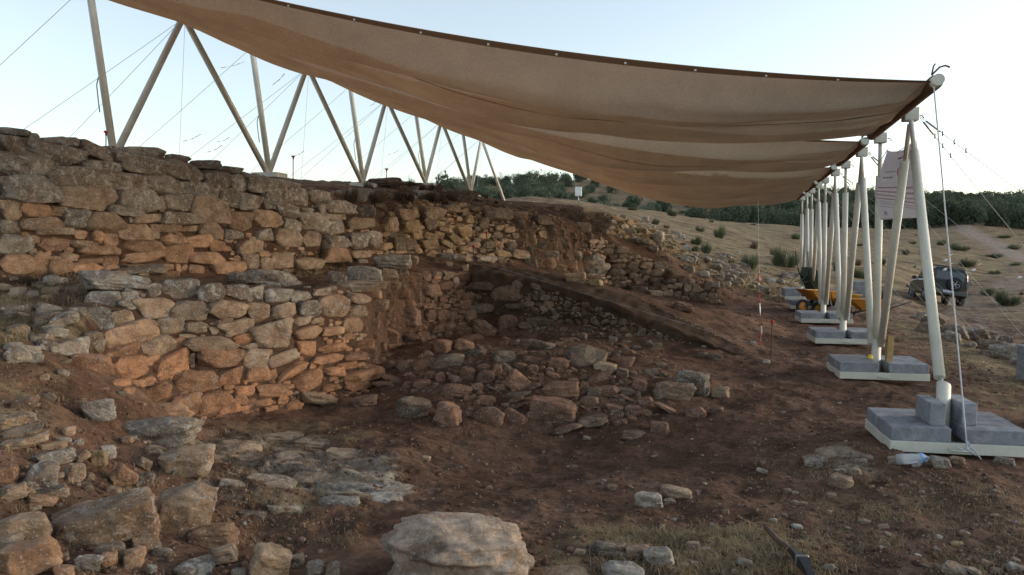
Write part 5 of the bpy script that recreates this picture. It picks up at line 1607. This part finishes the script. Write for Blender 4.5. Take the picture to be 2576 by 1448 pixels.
p_ = P(2056, 752, 21.0); bag.location = (w1.location.x - .1, w1.location.y, w1.location.z + .52)
tag(bag, 'white plastic bag lying in the left orange wheelbarrow', 'bag')
gw = wheelbarrow(on_ground(2030, 770, 22.8, .0), (R(0), R(-68), R(12)), M_GRN, M_DK, 'dark green wheelbarrow tipped up on end, handles in the air, left of the orange one', M_DK)
gw.location = Vector(on_ground(2022, 768, 21.9)) + Vector((-.15, 0, .55))
gw.rotation_euler = (R(0), R(62), R(15))

# stacks of spare blocks
def stack(u, v, y, rows_, cols, label, rot=0.0, depth_n=2, big=1.0):
    p = on_ground(u, v, y)
    for lev in range(rows_):
        for c in range(cols):
            for d_ in range(depth_n):
                q = Vector(((c - (cols - 1) / 2) * .51 * big, d_ * .21 * big, (.0625 + lev * .1265) * big)); q.rotate(Euler((0, 0, rot)))
                lv = ['bottom', 'second', 'third', 'fourth', 'fifth', 'sixth'][lev] if lev < rows_ - 1 else 'top'
                dn = ['front', 'next', 'rear'][d_]
                concrete_block(Vector(p) + q, (0, 0, rot + rnd.uniform(-.02, .02)), label.replace('grey concrete block', f'{lv} {dn} block', 1), label, (big, big, big))
stack(2168, 760, 27.0, 6, 1, 'grey concrete block in the tall stack behind the wheelbarrows', R(-20), 3, 1.0)
stack(2668, 940, 10.9, 5, 1, 'grey concrete block in the stack cut by the right edge of the view', R(8), 3)
stack(2100, 752, 26.5, 3, 1, 'grey concrete block in the low stack half hidden behind the poles', R(-10), 2)

# small white notice box on the slope
pn = P(1455, 512, 47)
nb = MB().box((0, 0, .75), (.40, .12, .55), None, .02)
nr_ = empty('meter_box', (pn.x, pn.y, ground_z(pn.x, pn.y)), 'small white box on a post in the straw field below the olive grove', 'box')
nb.build('box', simple('white enamel', (.78, .80, .82), .4), nr_)
MB().tube([(0, 0, 0), (0, 0, .5)], .03, 8).build('post', M_STEEL, nr_)

# ------------------------------------------------------------------ off-road car
M_CAR = simple('dark green car paint', (.012, .022, .024), .3, .2, .15, 3.0, 0, .6)
M_CLAD = simple('grey dusty cladding', (.11, .115, .11), .7, 0, .2, 8.0)
M_GLASS, gn, gl, gb = new_mat('tinted car glass')
gb.inputs['Base Color'].default_value = (.035, .045, .05, 1); gb.inputs['Roughness'].default_value = .06; gb.inputs['Specular IOR Level'].default_value = .9
M_RIM = simple('alloy silver', (.46, .47, .48), .35, .6, .1, 10.0)
M_TL = simple('red tail lamp', (.45, .02, .02), .25)
car_p = P(2350, 766, 40.0)
car = empty('parked_car', (car_p.x, car_p.y, ground_z(car_p.x, car_p.y) + .12), 'dark green off-road car with spare wheel on its tailgate parked askew on the slope', 'car', None, (R(-2), R(8.5), R(-15)))
# local: +y forward, rear at y=-2.1
def loft(sections, mat, name, parent, smooth=False):
    V, F = [], []
    n = len(sections[0][1])
    for y, pts in sections:
        V += [(x, y, z) for x, z in pts]
    for i in range(len(sections) - 1):
        for k in range(n): F.append((i*n + k, i*n + (k+1) % n, (i+1)*n + (k+1) % n, (i+1)*n + k))
    F += [tuple(range(n))[::-1], tuple(range((len(sections)-1)*n, len(sections)*n))]
    m = MB(); m.add(V, F, smooth)
    return m.build(name, mat, parent)
def sect(w, z0, z1, r=.08):
    return [(-w, z0 + r), (-w + r, z0), (w - r, z0), (w, z0 + r), (w, z1 - r), (w - r, z1), (-w + r, z1), (-w, z1 - r)]
loft([(-2.08, sect(.80, .45, 1.02)), (-2.02, sect(.87, .36, 1.08)), (-1.2, sect(.90, .34, 1.10)), (.9, sect(.90, .34, 1.08)), (1.3, sect(.89, .34, 1.04)), (2.0, sect(.84, .38, .98)), (2.15, sect(.76, .45, .88))], M_CAR, 'body', car)
cab = loft([(-2.04, sect(.80, 1.05, 1.12, .03)), (-1.98, sect(.76, 1.05, 1.60, .10)), (-1.85, sect(.72, 1.05, 1.74, .10)), (-.1, sect(.70, 1.05, 1.76, .10)), (.35, sect(.70, 1.05, 1.70, .10)), (.98, sect(.80, 1.05, 1.10, .02))], M_CAR, 'cabin', car)
def quad(name, pts, mat, parent, th=.012):
    pts = [Vector(p) for p in pts]
    nrm = (pts[1] - pts[0]).cross(pts[3] - pts[0]).normalized() * th
    m = MB(); m.add([p for p in pts] + [p + nrm for p in pts], [(3, 2, 1, 0), (4, 5, 6, 7), (0, 1, 5, 4), (1, 2, 6, 5), (2, 3, 7, 6), (3, 0, 4, 7)])
    return m.build(name, mat, parent)
quad('rear_window', [(-.64, -2.045, 1.16), (.64, -2.045, 1.16), (.62, -1.99, 1.56), (-.62, -1.99, 1.56)], M_GLASS, cab)
for s in (-1, 1):
    f = (lambda L: L) if s > 0 else (lambda L: L[::-1])
    quad('side_window', f([(s*.795, -1.85, 1.14), (s*.795, -1.15, 1.14), (s*.735, -1.15, 1.62), (s*.735, -1.75, 1.62)]), M_GLASS, cab)
    quad('side_window', f([(s*.795, -1.05, 1.14), (s*.795, -.32, 1.14), (s*.735, -.32, 1.64), (s*.735, -1.05, 1.64)]), M_GLASS, cab)
    quad('side_window', f([(s*.795, -.24, 1.14), (s*.80, .62, 1.14), (s*.735, .30, 1.60), (s*.735, -.24, 1.64)]), M_GLASS, cab)
    quad('tail_lamp', f([(s*.775, -2.06, 1.12), (s*.80, -1.97, 1.12), (s*.77, -1.93, 1.50), (s*.70, -2.00, 1.50)]), M_TL, car, .02)
    MB().box((s*.70, -2.10, .66), (.22, .03, .08), None, .01).build('bumper_lamp', M_TL, car)
    MB().tube([(s*.62, -1.75, 1.80), (s*.62, -.1, 1.82)], .02, 6).build('roof_rail', M_DK, car)
    MB().box((s*1.00, .62, 1.12), (.20, .12, .17), None, .03).tube([(s*.84, .62, 1.06), (s*.96, .62, 1.08)], .025, 6).build('wing_mirror', M_DK, car)
    for yy, nm in ((-1.32, 'wheel'), (1.32, 'wheel')):
        Mx = Matrix.Translation((s * .80, yy, .34)) @ Matrix.Rotation(R(90), 4, 'Y')
        w = MB().lathe([(.20, -.10), (.31, -.11), (.345, -.08), (.35, 0), (.345, .08), (.31, .11), (.20, .10)], Mx, 24).build('wheel', M_TYRE, car)
        MB().lathe([(0, -.07), (.20, -.09), (.205, .09), (0, .07)], Mx, 20).build('rim', M_RIM, w)
        MB().lathe([(.37, -.09), (.43, -.09), (.43, .115), (.37, .115)], Matrix.Translation((s * .815, yy, .36)) @ Matrix.Rotation(R(90), 4, 'Y'), 24).build('wheel_arch', M_CLAD, car)
MB().box((0, -2.10, .56), (1.72, .16, .24), None, .04).build('rear_bumper', M_CLAD, car)
MB().box((0, -2.19, .60), (.50, .012, .11)).build('number_plate', simple('white plate', (.6, .65, .75), .5), car)
MB().tube([(-.62, -1.3, 1.83), (.62, -1.3, 1.83)], .02, 6).build('roof_rack_bar', M_DK, car)
MB().tube([(-.62, -.4, 1.84), (.62, -.4, 1.84)], .02, 6).build('roof_rack_bar', M_DK, car)
Ms = Matrix.Translation((.22, -2.20, .98)) @ Matrix.Rotation(R(90), 4, 'X')
sw = MB().lathe([(.19, -.09), (.30, -.10), (.335, -.07), (.34, 0), (.335, .07), (.30, .09), (.20, .10)], Ms, 28).build('spare_wheel', M_TYRE, car)
rimm = MB().lathe([(.185, .06), (.205, .085), (.225, .085), (.225, .05)], Ms, 28)
rimm.lathe([(0, .07), (.055, .075), (.06, .05)], Ms, 14)
for k in range(5):
    a = 2 * math.pi * k / 5
    for da in (-.13, .13):
        rimm.tube([Ms @ Vector((.04*math.cos(a), .04*math.sin(a), .075)), Ms @ Vector((.2*math.cos(a+da), .2*math.sin(a+da), .075))], .013, 6)
rimm.build('rim', M_RIM, sw)
MB().lathe([(0, .0), (.2, .0)], Ms, 24).build('rim_back', M_DK, sw)

# ------------------------------------------------------------------ plants
def crown_mesh(name, seed, mat, nleaf, shape='tree', leaf=.22):
    rs = np.random.RandomState(seed)
    if shape == 'tree':
        nb = 16
        cen = rs.normal(size=(nb, 3)); cen /= np.linalg.norm(cen, axis=1)[:, None]
        cen *= rs.uniform(.35, .85, (nb, 1)); cen[:, 2] = cen[:, 2] * .62 + .62
        rad = rs.uniform(.30, .50, nb)
        k = rs.randint(0, nb, nleaf)
        d = rs.normal(size=(nleaf, 3)); d /= np.linalg.norm(d, axis=1)[:, None]
        c = cen[k] + d * (rad[k] * rs.uniform(.55, 1.05, nleaf) ** .5)[:, None]
        c[:, 2] = np.maximum(c[:, 2], .12)
        a, b = rs.normal(size=(nleaf, 3)), rs.normal(size=(nleaf, 3))
        a /= np.linalg.norm(a, axis=1)[:, None]; b -= (a * b).sum(1)[:, None] * a; b /= np.linalg.norm(b, axis=1)[:, None]
        s = rs.uniform(.5, 1.1, nleaf)[:, None] * leaf
        V = np.stack([c - a*s - b*s*.45, c + a*s - b*s*.45, c + a*s*.8 + b*s*.45, c - a*s*.8 + b*s*.45], 1).reshape(-1, 3)
    else:   # broom: thin upright stems
        nb = 9
        tb = rs.uniform(0, 6.28, nb); hb = rs.uniform(.5, 1.0, nb); kb = rs.randint(0, nb, nleaf)
        th = tb[kb] + rs.normal(0, .35, nleaf); r0 = rs.uniform(.1, .55, nleaf)
        lean = rs.uniform(.05, .55, nleaf) + .25 * (tb[kb] % 1)
        base = np.stack([r0*np.cos(th)*.5, r0*np.sin(th)*.5, np.zeros(nleaf)], 1)
        h = rs.uniform(.5, 1.0, nleaf) * hb[kb] * (1.08 - lean * .3)
        t2 = th + rs.normal(0, .5, nleaf)
        z0 = rs.uniform(.0, .55, nleaf)
        tip = base + np.stack([np.cos(t2)*lean*.55, np.sin(t2)*lean*.55, h], 1)
        p0 = base + (tip - base) * z0[:, None] + rs.normal(0, .03, (nleaf, 3)) * z0[:, None]
        w = rs.normal(size=(nleaf, 3)); w[:, 2] = 0; w /= np.linalg.norm(w, axis=1)[:, None]; w *= leaf * rs.uniform(.6, 1.2, (nleaf, 1))
        V = np.stack([p0 - w, p0 + w, tip + w*.3, tip - w*.3], 1).reshape(-1, 3)
    F = np.arange(len(V)).reshape(-1, 4)
    return np_mesh(name, V, F, mat, False)
CROWNS = [crown_mesh('crown', 50 + i, M_OLIVE, 2000, 'tree', .075) for i in range(6)]
BROOMS = [crown_mesh('foliage', 70 + i, M_BROOM, 900, 'broom', .011) for i in range(5)]
DRYS = [crown_mesh('foliage', 80 + i, M_TWIG, 420, 'broom', .010) for i in range(3)]
tm = MB()
tm.tube([(0, 0, -.3), (.02, 0, .2), (-.03, .02, .45)], .075, 7, True, .05)
for a in (0.3, 2.2, 4.4): tm.tube([(-.02, .01, .36), (.22*math.cos(a), .22*math.sin(a), .62), (.4*math.cos(a), .4*math.sin(a), .85)], .035, 5, True, .015)
TRUNK = tm.mesh('trunk', M_WOODY)
def plant(name, x, y, w, h, meshes, label, cat, group, rs, trunk=False, part='crown'):
    z = ground_z(x, y)
    r_ = empty(name, (x, y, z - .05), label, cat, group, (0, 0, rs.uniform(0, 6.28)))
    link(part, rs.choice(meshes), r_, (0, 0, 0), None, (w / 2, w / 2, h / (1.25 if trunk else 1.0)))
    if trunk: link('trunk', TRUNK, r_, (0, 0, 0), None, (w / 2, w / 2, h / 1.25))
    return r_
rs = random.Random(99)
cnt = 0
wood = []
y = 113.0
row = 0
while y < 252:
    xs = -34 + (row % 2) * 3.6
    while xs < y * .72:
        x_, y_ = xs + rs.uniform(-.9, .9), y + rs.uniform(-.9, .9)
        u, v = proj((x_, y_, ground_z(x_, y_) + 1.5))
        dense = u > 1800 or (u < 1420 and v > 468 and y < 175)
        inview = 1060 < u < 2640
        if inview:
            s = rs.uniform(2.9, 3.9) if not dense else rs.uniform(3.4, 5.2)
            h_ = s * rs.uniform(.66, .85)
            if (not dense and rs.random() < .93) : wood.append((0, x_, y_, s, h_))
            elif dense: wood.append((1, x_, y_, s, h_))
        xs += 6.6 if (u < 1800) else 3.8
    y += 13.0 if y < 160 else 15
    row += 1
print('trees', len(wood), sum(1 for w in wood if w[0] == 0))
def near_key(w): return w[2] / w[3]
wood.sort(key=lambda w: (w[2]))
indiv, rest = wood[:295], wood[295:]
def where(x_, y_, s):
    u = W_PX / 2 + F_PX * x_ / y_
    a = 'front' if y_ < 140 else ('middle' if y_ < 190 else 'upper')
    spots = [(1250, 'behind the left pole fans'), (1400, 'left of the white box'), (1520, 'just right of the white box'), (1700, 'under the sail edge'), (1850, 'at the edge of the olive rows'), (2020, 'left of the right pole row'), (2200, 'behind the right pole row'), (2330, 'beside the banner'), (2450, 'above the dirt track'), (9999, 'at the right edge')]
    b = [t for lim, t in spots if u < lim][0]
    c = 'small' if s < 3.4 else ('medium' if s < 4.3 else 'broad')
    return a, b, c
for k, x_, y_, s, h_ in indiv:
    a_, b_, c_ = where(x_, y_, s)
    if k == 0: plant('olive_tree', x_, y_, s, h_, CROWNS, f'{c_} grey olive tree on the {a_} hillside, {b_}', 'tree', 'olive trees on the far hill', rs, True)
    else: plant('holm_oak', x_, y_, s, h_ * 1.1, CROWNS, f'{c_} dark tree of the {a_} wood, {b_}', 'tree', 'trees of the dense wood beyond the field', rs, True)
# remaining far trees and understorey as one mass
VV, FF, base = [], [], 0
pro = []
for me in CROWNS[:3]:
    a = np.empty(len(me.vertices) * 3, np.float32); me.vertices.foreach_get('co', a); pro.append(a.reshape(-1, 3))
far_list = [(x_, y_, s, h_) for k, x_, y_, s, h_ in rest]
for k in range(420):
    y_ = rs.uniform(112, 250)
    u = rs.uniform(1790, 2640) if rs.random() < .85 else rs.uniform(1080, 1400)
    if u < 1500: y_ = rs.uniform(180, 240)
    x_ = (u - 1288) / F_PX * y_
    far_list.append((x_, y_, rs.uniform(3.2, 5.0), rs.uniform(2.0, 3.4)))
for k in range(60):
    y_ = rs.uniform(245, 262); u = rs.uniform(1080, 2640)
    far_list.append(((u - 1288) / F_PX * y_, y_, rs.uniform(3.5, 5), rs.uniform(2.6, 3.6)))
for x_, y_, s, h_ in far_list:
    a = pro[rs.randrange(3)][: 4 * 420]
    t = rs.uniform(0, 6.28); c_, s_ = math.cos(t), math.sin(t)
    A = np.stack([(a[:, 0]*c_ - a[:, 1]*s_) * s/2, (a[:, 0]*s_ + a[:, 1]*c_) * s/2, a[:, 2] * h_/1.25], 1) * 1.06
    gz = float(ground_z(x_, y_))
    VV.append(A + np.array([x_, y_, gz - .1])); FF.append(np.arange(len(A)).reshape(-1, 4) + base); base += len(A)
wd = link('far_wood', np_mesh('far_wood', np.vstack(VV), np.vstack(FF), M_OLIVE, False))
tag(wd, 'mass of dark trees filling the far hill', None, None, 'stuff')
bt = P(1128, 470, 130)
plant('cypress_like_tree', bt.x, bt.y, 4.6, 6.0, CROWNS, 'single taller dark tree standing up behind the poles above the left end of the hill', 'tree', None, rs, True)
bpos = conv([(540,430,640,530),(800,590,885,670),(960,590,1075,730),(750,690,860,790),(850,740,950,870),(1225,830,1380,1010),(1510,760,1770,1000),(1660,665,1770,740),(2050,890,2140,1040),(2240,980,2400,1100),(2255,760,2340,800),(1300,580,1350,610),(130,440,290,470),(640,470,780,500),(860,505,920,540)], *ZF)
bpos += conv([(680,840,830,935),(845,870,1060,1020),(530,610,690,700),(460,480,620,560),(740,570,880,620),(930,490,1050,545),(850,415,965,450),(760,715,830,750),(940,640,1040,680),(310,445,400,510),(30,530,95,590),(185,540,260,580),(80,465,150,500),(740,260,850,350)], 2262.0, 465.7, 3.347)
blab = ['tall broom shrub on the ridge below the far trees', 'small round broom shrub high on the far slope', 'leaning broom shrub in the middle of the far slope', 'pale broom shrub on the left of the far slope', 'twin broom shrub left of centre of the far slope', 'sparse broom shrub above the flat brown floor', 'largest broom shrub, left of the pole row', 'low shrub above the largest broom shrub', 'shrub seen between the third and fourth poles', 'shrub behind the tall stack of blocks',
        'small shrub between the second and nearest poles', 'tiny shrub on the straw ridge', 'low green shrub at the foot of the olive grove', 'flat green shrub on the ridge left of the tall broom', 'small dark shrub on the ridge right of the tall broom',
        'green shrub right of the car and rope', 'large dark shrub at the right edge beyond the car', 'green shrub behind a hanging tape flag', 'dark shrub left of the dirt track', 'low long shrub along the dirt track', 'shrub right of the dirt track near the view edge', 'low shrub in the brown field right of the track', 'small grey shrub beyond the car', 'low shrub at the track bend near the right edge', 'shrub just right of the nearest leaning pole', 'small shrub left of the nearest leaning pole', 'tiny shrub beside the nearest leaning pole', 'shrub below the banner', 'thorny bush on the earth bank under the dense wood']
for b, lb in zip(bpos, blab):
    u = (b[0] + b[2]) / 2
    p = hit(u, b[3])
    if p is None: continue
    w = (b[2] - b[0]) * p.y / F_PX; h_ = (b[3] - b[1]) * p.y / F_PX
    plant('broom_shrub', p.x, p.y + w * .2, w * 2.0, h_ * 1.05, BROOMS, lb, 'shrub', 'broom shrubs of the field', rs, False, 'foliage')
k = 0
while k < 28:
    u, v = rs.uniform(1560, 2576), rs.uniform(560, 760)
    p = hit(u, v)
    if p is None or p.y < 26 or p.y > 105 or p.x < row_x(p.y) - 12: continue
    s = rs.uniform(.35, .9)
    plant('dry_tussock', p.x, p.y, s * 1.3, s * .7, BROOMS[:2] + DRYS, 'small grey-green tussock dotted over the straw field', 'plant', 'tussocks in the straw field', rs, False, 'foliage')
    k += 1

# weeds on the mound crest
k = 0
for (u0, u1, v0, v1, n_, lb) in ((880, 1260, 470, 520, 26, 'dry brown weed on the dark earth crest'), (1580, 1720, 690, 750, 10, 'straw-coloured weed on the bank above the coursed wall'), (0, 260, 700, 800, 8, 'dry weed on the left terrace')):
    for j in range(n_):
        p = hit(rs.uniform(u0, u1), rs.uniform(v0, v1))
        if p is None or p.y > 34: continue
        s = rs.uniform(.2, .5) * (1 if n_ > 8 else .5)
        plant('dry_weed', p.x, p.y, s * 1.5, s, DRYS, lb, 'weed', lb + 's', rs, False, 'foliage')

# dry grass: blades as one mass
def grass(name, regs, seed, mat, label, wid=.0022):
    r2 = np.random.RandomState(seed); rs2 = random.Random(seed)
    pts, hs = [], []
    for poly, cnt, hh in regs:
        us, vs_ = [p[0] for p in poly], [p[1] for p in poly]
        k = 0
        while k < cnt:
            u, v = rs2.uniform(min(us), max(us)), rs2.uniform(min(vs_), max(vs_))
            k += 1
            if not in_poly(u, v, poly): continue
            p = hit(u, v)
            if p is None: continue
            cl = float(fbm(np.array([p.x * 2.2]), np.array([p.y * 2.2]), 3)[0])
            if cl < rs2.uniform(-.5, .35): continue
            for j in range(9):
                pts.append((p.x + rs2.gauss(0, .035), p.y + rs2.gauss(0, .035), p.z - .01)); hs.append(hh * rs2.uniform(.4, 1.2))
    A = np.array(pts); n = len(A); h = np.array(hs)
    th = r2.uniform(0, 6.28, n); ln = r2.uniform(.2, 1.6, n) * h
    d = np.stack([np.cos(th), np.sin(th), np.zeros(n)], 1)
    sd = np.stack([-np.sin(th), np.cos(th), np.zeros(n)], 1) * (wid * r2.uniform(.6, 1.4, (n, 1)) * np.maximum(1, A[:, 1:2] / 6))
    m = A + d * (ln * .4)[:, None] + np.array([0, 0, 1]) * (h * .75)[:, None]
    t = A + d * ln[:, None] + np.array([0, 0, 1]) * (h * .95)[:, None]
    V = np.stack([A - sd, A + sd, m + sd * .8, m - sd * .8, t + sd * .15, t - sd * .15], 1).reshape(-1, 3)
    b = np.arange(n)[:, None] * 6
    F = np.concatenate([b + np.array([[0, 1, 2, 3]]), b + np.array([[3, 2, 4, 5]])], 0)
    o = link(name, np_mesh(name, V, F, mat, False))
    tag(o, label, None, None, 'stuff')
    print(name, n)
grass('dry_grass', [([(1480,1340),(1900,1330),(2100,1448),(1480,1448)], 900, .05), ([(1900,1150),(2180,1120),(2576,1230),(2576,1448),(1900,1448)], 1500, .03), ([(540,1080),(900,1060),(1020,1230),(800,1448),(560,1448)], 900, .03),
   ([(0,690),(300,690),(240,800),(0,880)], 700, .06), ([(0,900),(330,1000),(560,1448),(0,1448)], 500, .035), ([(740,640),(960,620),(1000,700),(720,700)], 350, .05), ([(2200,820),(2560,830),(2576,1150),(2420,1100),(2300,900)], 900, .045),
   ([(740,480),(1220,500),(1540,545),(1520,640),(950,640)], 700, .07), ([(1600,600),(1840,640),(2000,720),(1990,760),(1830,730)], 900, .09), ([(2020,740),(2250,760),(2300,860),(2200,880)], 500, .05)], 61, M_STRAW, 'thin dry grass growing in patches over the ground')
